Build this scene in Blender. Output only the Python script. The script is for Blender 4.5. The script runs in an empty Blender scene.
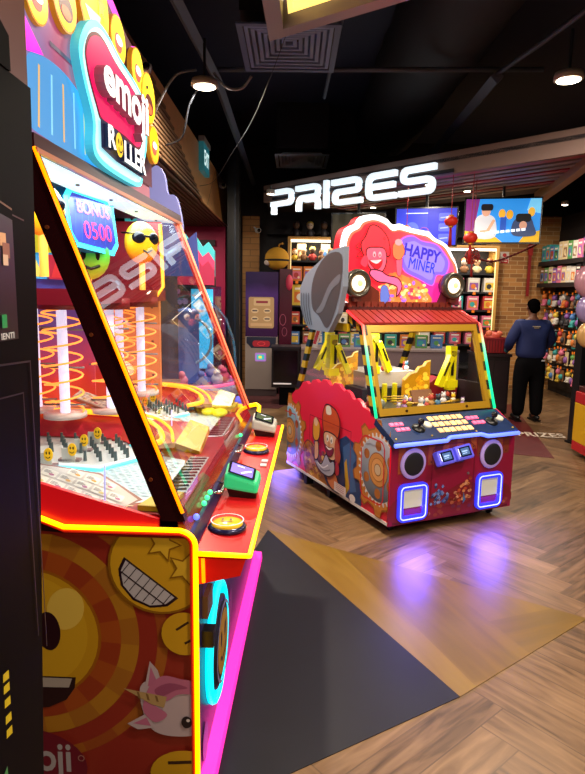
import bpy, bmesh, math, random
from mathutils import Vector, Matrix
random.seed(7)
SC = bpy.context.scene
COL = SC.collection
PI = math.pi
V = Vector

# ---------------------------------------------------------------- materials
def lin(h):
    h = h.lstrip('#')
    o = []
    for i in (0, 2, 4):
        c = int(h[i:i+2], 16) / 255
        o.append(c / 12.92 if c <= .04045 else ((c + .055) / 1.055) ** 2.4)
    return (*o, 1.0)
_mats = {}
def A(hexc, e=0.0, rough=.45, metal=0.0, noise=0.0, spec=.5):
    """plain procedural surface: colour, own light e, roughness"""
    k = (hexc, e, rough, metal, noise, spec)
    if k in _mats: return _mats[k]
    m = bpy.data.materials.new('surface_' + hexc.lstrip('#')); m.use_nodes = True
    b = m.node_tree.nodes['Principled BSDF']
    col = lin(hexc)
    b.inputs['Base Color'].default_value = col
    b.inputs['Roughness'].default_value = rough
    b.inputs['Metallic'].default_value = metal
    b.inputs['Specular IOR Level'].default_value = spec
    if e > 0:
        b.inputs['Emission Color'].default_value = col
        b.inputs['Emission Strength'].default_value = e
    if noise > 0:
        nt = m.node_tree
        tx = nt.nodes.new('ShaderNodeTexNoise'); tx.inputs['Scale'].default_value = 9; tx.inputs['Detail'].default_value = 5
        tc = nt.nodes.new('ShaderNodeTexCoord'); nt.links.new(tc.outputs['Object'], tx.inputs['Vector'])
        mx = nt.nodes.new('ShaderNodeMix'); mx.data_type = 'RGBA'
        nt.links.new(tx.outputs['Fac'], mx.inputs['Factor'])
        mx.inputs['A'].default_value = [c * (1 - noise) for c in col[:3]] + [1]
        mx.inputs['B'].default_value = [min(1, c * (1 + noise)) for c in col[:3]] + [1]
        nt.links.new(mx.outputs['Result'], b.inputs['Base Color'])
    _mats[k] = m
    return m
def NEON(name, rgb, s):
    k = ('neon', name)
    if k in _mats: return _mats[k]
    m = bpy.data.materials.new(name); m.use_nodes = True
    b = m.node_tree.nodes['Principled BSDF']
    b.inputs['Base Color'].default_value = (*[min(1, c) for c in rgb], 1)
    b.inputs['Emission Color'].default_value = (*rgb, 1)
    b.inputs['Emission Strength'].default_value = s
    _mats[k] = m
    return m
def GLASS(name, tint=(1, 1, 1), ior=1.45, base=0.0):
    k = ('glass', name)
    if k in _mats: return _mats[k]
    m = bpy.data.materials.new(name); m.use_nodes = True
    nt = m.node_tree; nt.nodes.clear()
    out = nt.nodes.new('ShaderNodeOutputMaterial'); mx = nt.nodes.new('ShaderNodeMixShader')
    tr = nt.nodes.new('ShaderNodeBsdfTransparent'); tr.inputs['Color'].default_value = (*tint, 1)
    gl = nt.nodes.new('ShaderNodeBsdfGlossy'); gl.inputs['Roughness'].default_value = .01
    fr = nt.nodes.new('ShaderNodeFresnel'); 
    ge = nt.nodes.new('ShaderNodeNewGeometry'); io = nt.nodes.new('ShaderNodeMapRange')
    io.inputs['To Min'].default_value = ior; io.inputs['To Max'].default_value = 1/ior
    nt.links.new(ge.outputs['Backfacing'], io.inputs['Value']); nt.links.new(io.outputs[0], fr.inputs['IOR'])
    ad = nt.nodes.new('ShaderNodeMath'); ad.operation = 'ADD'; ad.use_clamp = True
    ad.inputs[1].default_value = base
    nt.links.new(fr.outputs[0], ad.inputs[0]); nt.links.new(ad.outputs[0], mx.inputs[0])
    nt.links.new(tr.outputs[0], mx.inputs[1]); nt.links.new(gl.outputs[0], mx.inputs[2])
    nt.links.new(mx.outputs[0], out.inputs[0])
    _mats[k] = m
    return m
def RAMPMAT(name, stops, axis='Z', lo=0.0, hi=1.0, e=0.0, rough=.45, wob=0.0, scale=4):
    """colour ramp along one object axis, slightly mottled"""
    m = bpy.data.materials.new(name); m.use_nodes = True
    nt = m.node_tree; b = nt.nodes['Principled BSDF']; L = nt.links.new
    tc = nt.nodes.new('ShaderNodeTexCoord'); sp = nt.nodes.new('ShaderNodeSeparateXYZ'); L(tc.outputs['Object'], sp.inputs[0])
    mr = nt.nodes.new('ShaderNodeMapRange'); mr.inputs['From Min'].default_value = lo; mr.inputs['From Max'].default_value = hi
    src = sp.outputs[axis]
    if wob:
        tx = nt.nodes.new('ShaderNodeTexNoise'); tx.inputs['Scale'].default_value = scale; L(tc.outputs['Object'], tx.inputs['Vector'])
        ma = nt.nodes.new('ShaderNodeMath'); ma.operation = 'MULTIPLY_ADD'
        L(tx.outputs['Fac'], ma.inputs[0]); ma.inputs[1].default_value = wob; L(src, ma.inputs[2]); src = ma.outputs[0]
    L(src, mr.inputs['Value'])
    cr = nt.nodes.new('ShaderNodeValToRGB'); L(mr.outputs[0], cr.inputs[0])
    el = cr.color_ramp.elements
    while len(el) < len(stops): el.new(.5)
    for i, (p, h) in enumerate(stops): el[i].position = p; el[i].color = lin(h)
    L(cr.outputs[0], b.inputs['Base Color']); b.inputs['Roughness'].default_value = rough
    if e: L(cr.outputs[0], b.inputs['Emission Color']); b.inputs['Emission Strength'].default_value = e
    return m
class NN:
    """tiny maths-node writer"""
    def __init__(s, nt, sock): s.nt, s.s = nt, sock
    def op(s, o, *a):
        n = s.nt.nodes.new('ShaderNodeMath'); n.operation = o
        for i, q in enumerate((s,) + a):
            if isinstance(q, NN): s.nt.links.new(q.s, n.inputs[i])
            else: n.inputs[i].default_value = q
        return NN(s.nt, n.outputs[0])
    def __add__(s, o): return s.op('ADD', o)
    def __sub__(s, o): return s.op('SUBTRACT', o)
    def __mul__(s, o): return s.op('MULTIPLY', o)
    def floor(s): return s.op('FLOOR')
    def mod(s, o): return s.op('FLOORED_MODULO', o)
    def lt(s, o): return s.op('LESS_THAN', o)
    def sel(c, a, b): return a * c + b * (c * -1 + 1)
def herringbone(name, cols, ang=40, w=.165, n=6, rough=.34, gap=.45):
    m = bpy.data.materials.new(name); m.use_nodes = True
    nt = m.node_tree; b = nt.nodes['Principled BSDF']; L = nt.links.new
    tc = nt.nodes.new('ShaderNodeTexCoord'); mp = nt.nodes.new('ShaderNodeMapping')
    mp.inputs['Rotation'].default_value = (0, 0, math.radians(-ang)); mp.inputs['Scale'].default_value = (1, 1, 1)
    L(tc.outputs['Object'], mp.inputs['Vector'])
    sp = nt.nodes.new('ShaderNodeSeparateXYZ'); L(mp.outputs[0], sp.inputs[0])
    x = NN(nt, sp.outputs[0]) * (1 / w); y = NN(nt, sp.outputs[1]) * (1 / w)
    i, j = x.floor(), y.floor(); fx, fy = x - i, y - j
    k = (i - j).mod(2 * n); hz = k.lt(n - .5)
    st = k * -1 + (2 * n - 1)                       # m-1
    idx = NN.sel(hz, i - k, i); idy = NN.sel(hz, j, j - st)
    al = NN.sel(hz, x - (i - k), y - (j - st)); ac = NN.sel(hz, fy, fx)
    cb = nt.nodes.new('ShaderNodeCombineXYZ'); L(idx.s, cb.inputs[0]); L(idy.s, cb.inputs[1]); L(hz.s, cb.inputs[2])
    wn = nt.nodes.new('ShaderNodeTexWhiteNoise'); L(cb.outputs[0], wn.inputs['Vector']); r = NN(nt, wn.outputs['Value'])
    cg = nt.nodes.new('ShaderNodeCombineXYZ'); L((al * .35 + r * 37).s, cg.inputs[0]); L((ac * 2.6).s, cg.inputs[1]); L((r * 51).s, cg.inputs[2])
    tx = nt.nodes.new('ShaderNodeTexNoise'); tx.inputs['Scale'].default_value = 1.6; tx.inputs['Detail'].default_value = 6; tx.inputs['Distortion'].default_value = .7
    L(cg.outputs[0], tx.inputs['Vector'])
    f = NN(nt, tx.outputs['Fac']) * 1.1 + r * .42 - .28
    cr = nt.nodes.new('ShaderNodeValToRGB'); L(f.s, cr.inputs[0]); el = cr.color_ramp.elements
    while len(el) < len(cols): el.new(.5)
    for q, h in enumerate(cols): el[q].position = .15 + .7 * q / (len(cols) - 1); el[q].color = lin(h)
    line = ac.lt(.035).op('MAXIMUM', al.lt(.035))
    mx = nt.nodes.new('ShaderNodeMix'); mx.data_type = 'RGBA'; L((line * gap).s, mx.inputs['Factor'])
    L(cr.outputs[0], mx.inputs['A']); mx.inputs['B'].default_value = lin('#241a12'); L(mx.outputs['Result'], b.inputs['Base Color'])
    L((NN(nt, tx.outputs['Fac']) * .25 + (rough - .1)).s, b.inputs['Roughness'])
    bp = nt.nodes.new('ShaderNodeBump'); bp.inputs['Strength'].default_value = .12; bp.inputs['Distance'].default_value = .003
    L(f.s, bp.inputs['Height']); L(bp.outputs[0], b.inputs['Normal'])
    return m
def brickmat(name, c1, c2, mortar, sx=.24, sy=.075):
    m = bpy.data.materials.new(name); m.use_nodes = True
    nt = m.node_tree; b = nt.nodes['Principled BSDF']; L = nt.links.new
    tc = nt.nodes.new('ShaderNodeTexCoord'); sp = nt.nodes.new('ShaderNodeSeparateXYZ'); L(tc.outputs['Object'], sp.inputs[0])
    cb = nt.nodes.new('ShaderNodeCombineXYZ'); L((NN(nt, sp.outputs[0]) + NN(nt, sp.outputs[1])).s, cb.inputs[0]); L(sp.outputs[2], cb.inputs[1])
    br = nt.nodes.new('ShaderNodeTexBrick'); L(cb.outputs[0], br.inputs['Vector'])
    br.inputs['Scale'].default_value = 1; br.inputs['Brick Width'].default_value = sx; br.inputs['Row Height'].default_value = sy
    br.inputs['Mortar Size'].default_value = .006; br.inputs['Color1'].default_value = lin(c1); br.inputs['Color2'].default_value = lin(c2)
    br.inputs['Mortar'].default_value = lin(mortar); br.inputs['Bias'].default_value = -.1
    L(br.outputs['Color'], b.inputs['Base Color']); b.inputs['Roughness'].default_value = .8
    return m

# ---------------------------------------------------------------- mesh builder
def catmull(P, n=6, closed=True):
    out = []; N = len(P)
    rng = range(N) if closed else range(N - 1)
    for i in rng:
        if closed: p0, p1, p2, p3 = P[(i-1) % N], P[i], P[(i+1) % N], P[(i+2) % N]
        else: p0, p1, p2, p3 = P[max(i-1, 0)], P[i], P[i+1], P[min(i+2, N-1)]
        for k in range(n):
            t = k / n
            out.append(tuple(.5 * ((2*b) + (-a + c) * t + (2*a - 5*b + 4*c - d) * t*t + (-a + 3*b - 3*c + d) * t**3) for a, b, c, d in zip(p0, p1, p2, p3)))
    if not closed: out.append(tuple(P[-1]))
    return out
def circ(cx, cy, rx, ry=None, n=28, a0=0, a1=360, rot=0):
    ry = rx if ry is None else ry; o = []
    full = abs(a1 - a0) >= 360
    for i in range(n if full else n + 1):
        t = math.radians(a0 + (a1 - a0) * i / n); X, Y = rx * math.cos(t), ry * math.sin(t)
        c, s = math.cos(math.radians(rot)), math.sin(math.radians(rot))
        o.append((cx + X*c - Y*s, cy + X*s + Y*c))
    return o
def rrect(x0, y0, x1, y1, r, n=5):
    o = []
    for cx, cy, a in ((x1-r, y0+r, -90), (x1-r, y1-r, 0), (x0+r, y1-r, 90), (x0+r, y0+r, 180)):
        for i in range(n + 1):
            t = math.radians(a + 90 * i / n); o.append((cx + r*math.cos(t), cy + r*math.sin(t)))
    return o
def rect(x0, y0, x1, y1): return [(x0, y0), (x1, y0), (x1, y1), (x0, y1)]
def gear2d(cx, cy, r0, r1, n, a0=0, sy=1):
    o = []
    for i in range(n):
        for f, r in ((0, r0), (.14, r1), (.42, r1), (.56, r0)):
            t = 2*PI*(i + f)/n + a0; o.append((cx + r*math.cos(t), cy + sy*r*math.sin(t)))
    return o
def star2d(cx, cy, r0, r1, n=5, a0=90):
    return [(cx + (r1 if i % 2 == 0 else r0)*math.cos(math.radians(a0 + 180*i/n)), cy + (r1 if i % 2 == 0 else r0)*math.sin(math.radians(a0 + 180*i/n))) for i in range(2*n)]
_glyph = {}
def glyphs(s, bold=0.0, res=3):
    k = (s, bold, res)
    if k in _glyph: return _glyph[k]
    cu = bpy.data.curves.new('t', 'FONT'); cu.body = s; cu.size = 1; cu.offset = bold; cu.resolution_u = res; cu.align_x = 'LEFT'
    ob = bpy.data.objects.new('t', cu); COL.objects.link(ob)
    dg = bpy.context.evaluated_depsgraph_get(); ev = ob.evaluated_get(dg); me = ev.to_mesh()
    vs = [(v.co.x, v.co.y) for v in me.vertices]; fs = [tuple(p.vertices) for p in me.polygons]
    ev.to_mesh_clear(); bpy.data.objects.remove(ob); bpy.data.curves.remove(cu)
    xs = [p[0] for p in vs]; ys = [p[1] for p in vs]
    x0, x1, y0, y1 = min(xs), max(xs), min(ys), max(ys)
    vs = [((x - x0)/(x1 - x0), (y - y0)/(y1 - y0)) for x, y in vs]
    _glyph[k] = (vs, fs, (x1 - x0)/(y1 - y0)); return _glyph[k]
class MB:
    def __init__(s): s.v, s.f, s.mi, s.sm, s.m = [], [], [], [], []
    def _m(s, m):
        if m not in s.m: s.m.append(m)
        return s.m.index(m)
    def add(s, vs, fs, m, smooth=False):
        o = len(s.v); k = s._m(m); s.v += [tuple(p) for p in vs]
        for f in fs: s.f.append(tuple(o + i for i in f)); s.mi.append(k); s.sm.append(smooth)
        return s
    def box(s, c, d, m, mat=None):
        x, y, z = [q/2 for q in d]; c = V(c)
        P = [V((a*x, b*y, e*z)) for a in (-1, 1) for b in (-1, 1) for e in (-1, 1)]
        P = [c + ((mat @ p) if mat else p) for p in P]
        return s.add(P, [(0,1,3,2), (4,6,7,5), (0,4,5,1), (2,3,7,6), (0,2,6,4), (1,5,7,3)], m)
    def b2(s, lo, hi, m): return s.box([(a+b)/2 for a, b in zip(lo, hi)], [abs(b-a) for a, b in zip(lo, hi)], m)
    def hexa(s, P, m):   # bottom 4 ccw, top 4 ccw
        return s.add(P, [(3,2,1,0), (4,5,6,7), (0,1,5,4), (1,2,6,5), (2,3,7,6), (3,0,4,7)], m)
    def prism(s, pts, fr, depth, m, mside=None, lift=0):
        o, u, v = V(fr[0]), V(fr[1]), V(fr[2]); n = u.cross(v)
        F = [o + u*p[0] + v*p[1] + n*lift for p in pts]; B = [q - n*depth for q in F]; N = len(pts)
        ar = sum(pts[i][0]*pts[(i+1) % N][1] - pts[(i+1) % N][0]*pts[i][1] for i in range(N))
        if ar < 0: F.reverse(); B.reverse()
        s.add(F + B, [tuple(range(N)), tuple(range(2*N-1, N-1, -1))], m)
        s.add(F + B, [(i, N+i, N+(i+1) % N, (i+1) % N) for i in range(N)], mside or m)
        return s
    def tube(s, P, r, m, seg=8, closed=False, caps=True, smooth=True):
        P = [V(p) for p in P]; N = len(P); R = r if isinstance(r, (list, tuple)) else [r]*N
        vs = []; up = None
        for i in range(N):
            if closed: t = P[(i+1) % N] - P[i-1]
            else: t = P[min(i+1, N-1)] - P[max(i-1, 0)]
            t.normalize()
            if up is None:
                a = V((0, 0, 1)) if abs(t.z) < .9 else V((1, 0, 0)); up = (a - t*a.dot(t)).normalized()
            else: up = (up - t*up.dot(t)).normalized()
            w = t.cross(up)
            for k in range(seg):
                q = 2*PI*k/seg; vs.append(P[i] + (up*math.cos(q) + w*math.sin(q))*R[i])
        fs = []
        for i in range(N if closed else N-1):
            for k in range(seg):
                a, b = i*seg, ((i+1) % N)*seg; fs.append((a+k, a+(k+1) % seg, b+(k+1) % seg, b+k))
        if caps and not closed: fs += [tuple(range(seg-1, -1, -1)), tuple((N-1)*seg + k for k in range(seg))]
        return s.add(vs, fs, m, smooth)
    def cyl(s, a, b, r, m, r2=None, seg=20): 
        s.tube([a, b], [r, r if r2 is None else r2], m, seg, smooth=False); return s
    def lathe(s, prof, c, m, seg=24, mat=None, smooth=True):
        c = V(c); vs = []; N = len(prof)
        for r, z in prof:
            for k in range(seg):
                q = 2*PI*k/seg; p = V((r*math.cos(q), r*math.sin(q), z)); vs.append(c + ((mat @ p) if mat else p))
        fs = [(i*seg+k, i*seg+(k+1) % seg, (i+1)*seg+(k+1) % seg, (i+1)*seg+k) for i in range(N-1) for k in range(seg)]
        fs += [tuple(range(seg-1, -1, -1)), tuple((N-1)*seg+k for k in range(seg))]
        return s.add(vs, fs, m, smooth)
    def ball(s, c, r, m, seg=16, mat=None):
        r = (r, r, r) if not isinstance(r, (tuple, list)) else r; n = seg//2
        c = V(c); vs = []; 
        for i in range(1, n):
            t = PI*i/n
            for k in range(seg):
                q = 2*PI*k/seg; p = V((r[0]*math.sin(t)*math.cos(q), r[1]*math.sin(t)*math.sin(q), r[2]*math.cos(t))); vs.append(c + ((mat @ p) if mat else p))
        a = len(vs); z = V((0, 0, r[2])); z = (mat @ z) if mat else z; vs += [c + z, c - z]
        fs = [(i*seg+k, (i+1)*seg+k, (i+1)*seg+(k+1) % seg, i*seg+(k+1) % seg) for i in range(n-2) for k in range(seg)]
        fs += [(a, k, (k+1) % seg) for k in range(seg)] + [(a+1, (n-2)*seg+(k+1) % seg, (n-2)*seg+k) for k in range(seg)]
        return s.add(vs, fs, m, True)
    def stroke(s, P, w, fr, depth, m, closed=False, lift=0, rnd=0):
        """flat ribbon of width w along 2D path P, extruded"""
        P = [V((p[0], p[1])) for p in P]; N = len(P); Lp, Rp = [], []
        for i in range(N):
            if closed: a, c = P[i-1], P[(i+1) % N]
            else: a, c = P[max(i-1, 0)], P[min(i+1, N-1)]
            b = P[i]; d1 = (b-a); d2 = (c-b)
            if d1.length < 1e-7: d1 = d2
            if d2.length < 1e-7: d2 = d1
            d1 = d1.normalized(); d2 = d2.normalized(); n1 = V((-d1.y, d1.x)); n2 = V((-d2.y, d2.x)); n = (n1+n2)
            n = n.normalized() if n.length > 1e-6 else n1
            k = w/2/max(.45, n.dot(n1)); Lp.append(b + n*k); Rp.append(b - n*k)
        o, u, v = V(fr[0]), V(fr[1]), V(fr[2]); nn = u.cross(v)
        T = lambda p, dz: o + u*p[0] + v*p[1] + nn*(lift + dz)
        vs = [T(p, 0) for p in Lp] + [T(p, 0) for p in Rp]; M2 = 2*N
        top = [(i, N+i, N+(i+1) % N, (i+1) % N) for i in range(N if closed else N-1)]
        if depth <= 0: return s.add(vs, top, m)
        vs += [T(p, -depth) for p in Lp] + [T(p, -depth) for p in Rp]
        fs = list(top) + [tuple(M2 + q for q in reversed(f)) for f in top]
        for i in range(N if closed else N-1):
            j = (i+1) % N; fs += [(i, j, M2+j, M2+i), (N+j, N+i, M2+N+i, M2+N+j)]
        if not closed: fs += [(0, M2, M2+N, N), (N-1, 2*N-1, M2+2*N-1, M2+N-1)]
        return s.add(vs, fs, m)
    def text(s, t, x, y, w, h, fr, m, bold=0.0, lift=0.0, depth=0.0, shear=0.0, rot=0.0):
        """w None keeps the proportion"""
        vs, fs, ar = glyphs(t, bold); w = h*ar if w is None else w
        c, sn = math.cos(math.radians(rot)), math.sin(math.radians(rot))
        o, u, v = V(fr[0]), V(fr[1]), V(fr[2]); n = u.cross(v)
        Q = []
        for a, b in vs:
            X, Y = a*w + shear*b*h, b*h; Q.append((x + X*c - Y*sn, y + X*sn + Y*c))
        F = [o + u*a + v*b + n*lift for a, b in Q]
        s.add(F, fs, m)
        if depth > 0:
            bm = {}
            for f in fs:
                for i in range(len(f)):
                    a, b = f[i], f[(i+1) % len(f)]; bm[(a, b)] = 1
            ed = [(a, b) for (a, b) in bm if (b, a) not in bm]
            s.add(F + [p - n*depth for p in F], [(b, a, len(F)+a, len(F)+b) for a, b in ed], m)
        return s
    def build(s, name, parent=None, loc=None, rz=0, bevel=0, mat=None, smooth_mod=0, **kw):
        me = bpy.data.meshes.new(name); me.from_pydata(s.v, [], s.f)
        for m in s.m: me.materials.append(m)
        me.polygons.foreach_set('material_index', s.mi); me.polygons.foreach_set('use_smooth', s.sm); me.update()
        o = bpy.data.objects.new(name, me); COL.objects.link(o)
        if parent: o.parent = parent
        if loc is not None: o.location = loc
        if rz: o.rotation_euler = (0, 0, rz)
        if mat is not None: o.matrix_local = mat
        if bevel:
            b = o.modifiers.new('b', 'BEVEL'); b.width = bevel; b.segments = 2; b.limit_method = 'ANGLE'; b.angle_limit = math.radians(40)
        tag(o, **kw); return o
class Art(MB):
    """printed picture: thin layers on a plane"""
    def __init__(s, fr, step=.0004): super().__init__(); s.fr = fr; s.z = step; s.step = step; s.sc = (0, 0, 1, 1)
    def at(s, x, y, sx=1, sy=None): s.sc = (x, y, sx, sx if sy is None else sy); return s
    def T(s, P): x, y, a, b = s.sc; return [(x + p[0]*a, y + p[1]*b) for p in P]
    def up(s, n=1): s.z += s.step*n; return s
    def p(s, P, m, up=True):
        P = s.T(P); o, u, v = V(s.fr[0]), V(s.fr[1]), V(s.fr[2]); n = u.cross(v)
        ar = sum(P[i][0]*P[(i+1) % len(P)][1] - P[(i+1) % len(P)][0]*P[i][1] for i in range(len(P)))
        if ar < 0: P = P[::-1]
        s.add([o + u*a + v*b + n*s.z for a, b in P], [tuple(range(len(P)))], m)
        if up: s.up()
        return s
    def blob(s, P, m, n=5, up=True): return s.p(catmull(P, n), m, up)
    def c(s, x, y, rx, m, ry=None, rot=0, up=True, n=26): return s.p(circ(x, y, rx, ry, n, rot=rot), m, up)
    def ln(s, P, w, m, closed=False, up=True, smooth=False):
        if smooth: P = catmull(P, 5, closed)
        s.stroke(s.T(P), w*abs(s.sc[2]), s.fr, 0, m, closed, lift=s.z)
        if up: s.up()
        return s
    def ring(s, x, y, r, w, m, ry=None, a0=0, a1=360, up=True):
        full = a1 - a0 >= 360
        return s.ln(circ(x, y, r, ry, 40 if full else 24, a0, a1), w, m, full, up)
    def tx(s, t, x, y, w, h, m, up=True, **k):
        X, Y, a, b = s.sc; s.text(t, X + x*a, Y + y*b, None if w is None else w*abs(a), h*b, s.fr, m, lift=s.z, **k)
        if up: s.up()
        return s
    def clipline(s): return s

# ---------------------------------------------------------------- scene graph helpers
def tag(o, label=None, cat=None, group=None, kind=None):
    if label: o['label'] = label
    if cat: o['category'] = cat
    if group: o['group'] = group
    if kind: o['kind'] = kind
    return o
def thing(name, label, cat, loc=(0, 0, 0), rz=0, group=None):
    o = bpy.data.objects.new(name, None); COL.objects.link(o); o.empty_display_size = .1
    o.location = loc; o.rotation_euler = (0, 0, rz); return tag(o, label, cat, group)
def struct(mb, name, **k): 
    o = mb.build(name, **k); o['kind'] = 'structure'; return o
def copy_tree(o, parent=None):
    c = o.copy(); COL.objects.link(c); c.parent = parent
    for ch in list(o.children): copy_tree(ch, c)
    return c
X3, Y3, Z3 = V((1, 0, 0)), V((0, 1, 0)), V((0, 0, 1))
def area(name, loc, power, size, color, rot=(0, 0, 0), sy=None, spread=None, parent=None):
    l = bpy.data.lights.new(name, 'AREA'); l.energy = power; l.color = color; l.size = size
    if sy: l.shape = 'RECTANGLE'; l.size_y = sy
    else: l.shape = 'DISK'
    if spread: l.spread = math.radians(spread)
    o = bpy.data.objects.new(name, l); COL.objects.link(o); o.location = loc; o.rotation_euler = rot
    if parent: o.parent = parent
    return o
# ================================================================ camera, world
cam = bpy.data.cameras.new('camera'); co = bpy.data.objects.new('camera', cam); COL.objects.link(co)
cam.sensor_fit = 'VERTICAL'; cam.sensor_height = 24; cam.lens = 600*24/774; cam.clip_start = .02
pit, rol = math.radians(8.95), math.radians(.94)
Fw = V((0, math.cos(pit), -math.sin(pit))); Uw = V((0, math.sin(pit), math.cos(pit)))
Rr = X3*math.cos(rol) + Uw*math.sin(rol); Ur = -X3*math.sin(rol) + Uw*math.cos(rol)
co.matrix_world = Matrix(((Rr.x, Ur.x, -Fw.x, 0), (Rr.y, Ur.y, -Fw.y, 0), (Rr.z, Ur.z, -Fw.z, 1.7), (0, 0, 0, 1)))
SC.camera = co
SC.view_settings.view_transform = 'Standard'; SC.view_settings.look = 'None'; SC.view_settings.gamma = 1
SC.view_settings.exposure = 0.0; SC.view_settings.use_curve_mapping = False
wd = bpy.data.worlds.new('world'); SC.world = wd; wd.use_nodes = True
wd.node_tree.nodes['Background'].inputs[0].default_value = (.3, .34, .42, 1); wd.node_tree.nodes['Background'].inputs[1].default_value = .05
SC.cycles.use_denoising = True; SC.cycles.max_bounces = 7; SC.cycles.transparent_max_bounces = 16; SC.cycles.sample_clamp_indirect = 4
SC.cycles.caustics_reflective = False; SC.cycles.caustics_refractive = False

# ================================================================ room shell
WOOD = herringbone('herringbone_floor', ['#40301f', '#664c33', '#7a5d40', '#8f7050'])
b = MB(); b.b2((-4.5, -3, -.1), (5.2, 13, 0), WOOD); struct(b, 'floor')
BLK = A('#161e38', rough=.7); WALLD = A('#16141b', rough=.6)
b = MB(); b.b2((-4.5, -3, 4.3), (5.2, 13, 4.4), BLK); struct(b, 'ceiling')
b = MB(); b.b2((-4.6, -3, 0), (-4.5, 13, 4.3), WALLD); struct(b, 'wall_left')
b = MB(); b.b2((5.2, -3, 0), (5.3, 13, 4.3), WALLD); struct(b, 'wall_right')
b = MB(); b.b2((-4.5, -3.1, 0), (5.2, -3, 4.3), WALLD); struct(b, 'wall_behind')
b = MB(); b.b2((-4.5, 11.3, 0), (5.2, 11.4, 4.3), WALLD); struct(b, 'wall_back')
# shop walls
BR = brickmat('shop_brick', '#c08a4e', '#8a5c34', '#c9a878')
b = MB(); b.b2((3.42, 11.0, 0), (4.73, 11.28, 3.1), BR); struct(b, 'wall_brick')
b = MB(); b.b2((4.73, 6.5, 0), (4.9, 11.28, 3.1), A('#17161a', rough=.7)); struct(b, 'wall_shop_right')
# floor inlays
def inlay(name, pts, m, z=.003): b = MB(); b.prism(pts, ((0, 0, z), X3, Y3), z, m); return struct(b, name)
DARK = A('#0b0e18', rough=.5, noise=.25, spec=.3)
inlay('trim_1', [(-.16, 4.127), (-.75, 1.42), (-.45, 1.60), (.014, 1.903), (.739, 2.334)], DARK)
YEL = herringbone('yellow_inlay', ['#614710', '#725412', '#7e6016'], ang=20, w=.4, n=9, gap=.0, rough=.36)
inlay('trim_2', [(-.16, 4.127), (.739, 2.334), (1.60, 2.985)], YEL, .0025)
MAR = A('#5a1a20', rough=.4, noise=.15)
inlay('trim_3', [(1.75, 6.6), (2.80, 6.2), (3.5, 9.4), (1.9, 9.0)], MAR, .003)
b = Art(((0, 0, .0035), V((.985, -.17, 0)), V((.17, .985, 0))))
b.text('PRIZES', 2.80*.985-7.22*.17, 2.80*.17+7.22*.985, .56, .24, b.fr, A('#d8c8b8'), bold=.02, lift=.0005); b.build('trim_4')['kind'] = 'structure'
RC = A('#4c1c22', rough=.8, noise=.5); inlay('trim_5', [(-1.4, 8.9), (-.2, 8.7), (.3, 10.2), (-1.6, 10.4)], RC, .003)

# ================================================================ ceiling bulkhead on the left
GOLD = A('#f0bc7c', rough=.42, noise=.12); RIB = A('#8a6c4e', rough=.5); RIBD = A('#1c1712', rough=.7); BRN = A('#55402c', rough=.4, noise=.2)
bx = -1.2
b = MB(); b.b2((bx-1.5, 2.2, 3.0), (bx-.02, 11.2, 3.5), RIBD)
fr = ((bx, 0, 0), Y3, Z3)
b.prism([(5.05, 3.5), (8.05, 2.84), (10.2, 2.84), (9.35, 3.5)], fr, .02, GOLD)
b.prism([(9.35, 3.5), (10.2, 2.84), (11.2, 2.84), (11.2, 3.5)], fr, .02, BRN)
b.stroke([(9.35, 3.5), (8.42, 2.84)], .012, fr, .0, A('#3a2a1a'), lift=.001)
struct(b, 'wall_bulkhead')
b = MB()
for i in range(15):
    z = 2.86 + i*.043; y1 = 8.0 - (z - 2.84)/.66*2.95
    b.b2((bx-.02, 2.3, z), (bx+.005, y1, z+.024), RIB)
struct(b, 'trim_6')
b = MB()
b.b2((bx-1.5, 2.2, 2.86), (bx-.025, 11.2, 2.9), RIBD)
for i in range(24): x = bx - .05 - i*.06; b.b2((x-.03, 2.3, 2.84), (x, 11.1, 2.86), A('#8a6c50', rough=.5))
struct(b, 'trim_7')
# magenta wall behind the left games, with slats
b = MB(); b.b2((-2.9, 11.0, 0), (bx-.05, 11.15, 2.84), A('#c01858', rough=.5)); struct(b, 'wall_magenta')
b = MB()
for i in range(16): b.b2((-2.9, 10.93, .1+i*.16), (-1.75 + .022*i, 11.0, .2+i*.16), A('#3c2c30', rough=.5))
struct(b, 'trim_8')
# dark pillar
b = MB(); b.b2((-1.02, 9.3, 0), (-.92, 9.45, 4.3), A('#15161c', rough=.3)); b.b2((-.92, 9.3, 0), (-.89, 9.45, 4.3), A('#39404e', rough=.25, metal=.4)); b.b2((-.89, 9.31, 0), (-.84, 9.5, 4.3), A('#0c0d12'))
struct(b, 'column')
b = MB(); b.b2((-.88, 10.35, 0), (-.6, 10.45, 2.95), brickmat('tan_block', '#a47a48', '#94683a', '#6f5232', .3, .1)); struct(b, 'wall_tan')

# ================================================================ canopy over the prize shop
P0, P1, P2, P3 = V((-.46, 8.93, 0)), V((2.75, 5.42, 0)), V((3.36, 8.5, 0)), V((.9, 11.0, 0))
FAS = A('#7c665f', rough=.6); 
d = (P1-P0).normalized(); nrm = V((d.y, -d.x, 0))
b = MB(); 
b.hexa([P0+Z3*2.97, P1+Z3*2.97, P1-nrm*.06+Z3*2.97, P0-nrm*.06+Z3*2.97, P0+Z3*3.2, P1+Z3*3.2, P1-nrm*.06+Z3*3.2, P0-nrm*.06+Z3*3.2], FAS)
struct(b, 'trim_9')
b = MB(); e = (P2-P1).normalized(); en = V((e.y, -e.x, 0))
b.hexa([P1+Z3*2.95, P2+Z3*2.95, P2-en*.1+Z3*2.95, P1-en*.1+Z3*2.95, P1+Z3*3.2, P2+Z3*3.2, P2-en*.1+Z3*3.2, P1-en*.1+Z3*3.2], A('#a8784e', rough=.5))
struct(b, 'trim_10')
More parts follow.
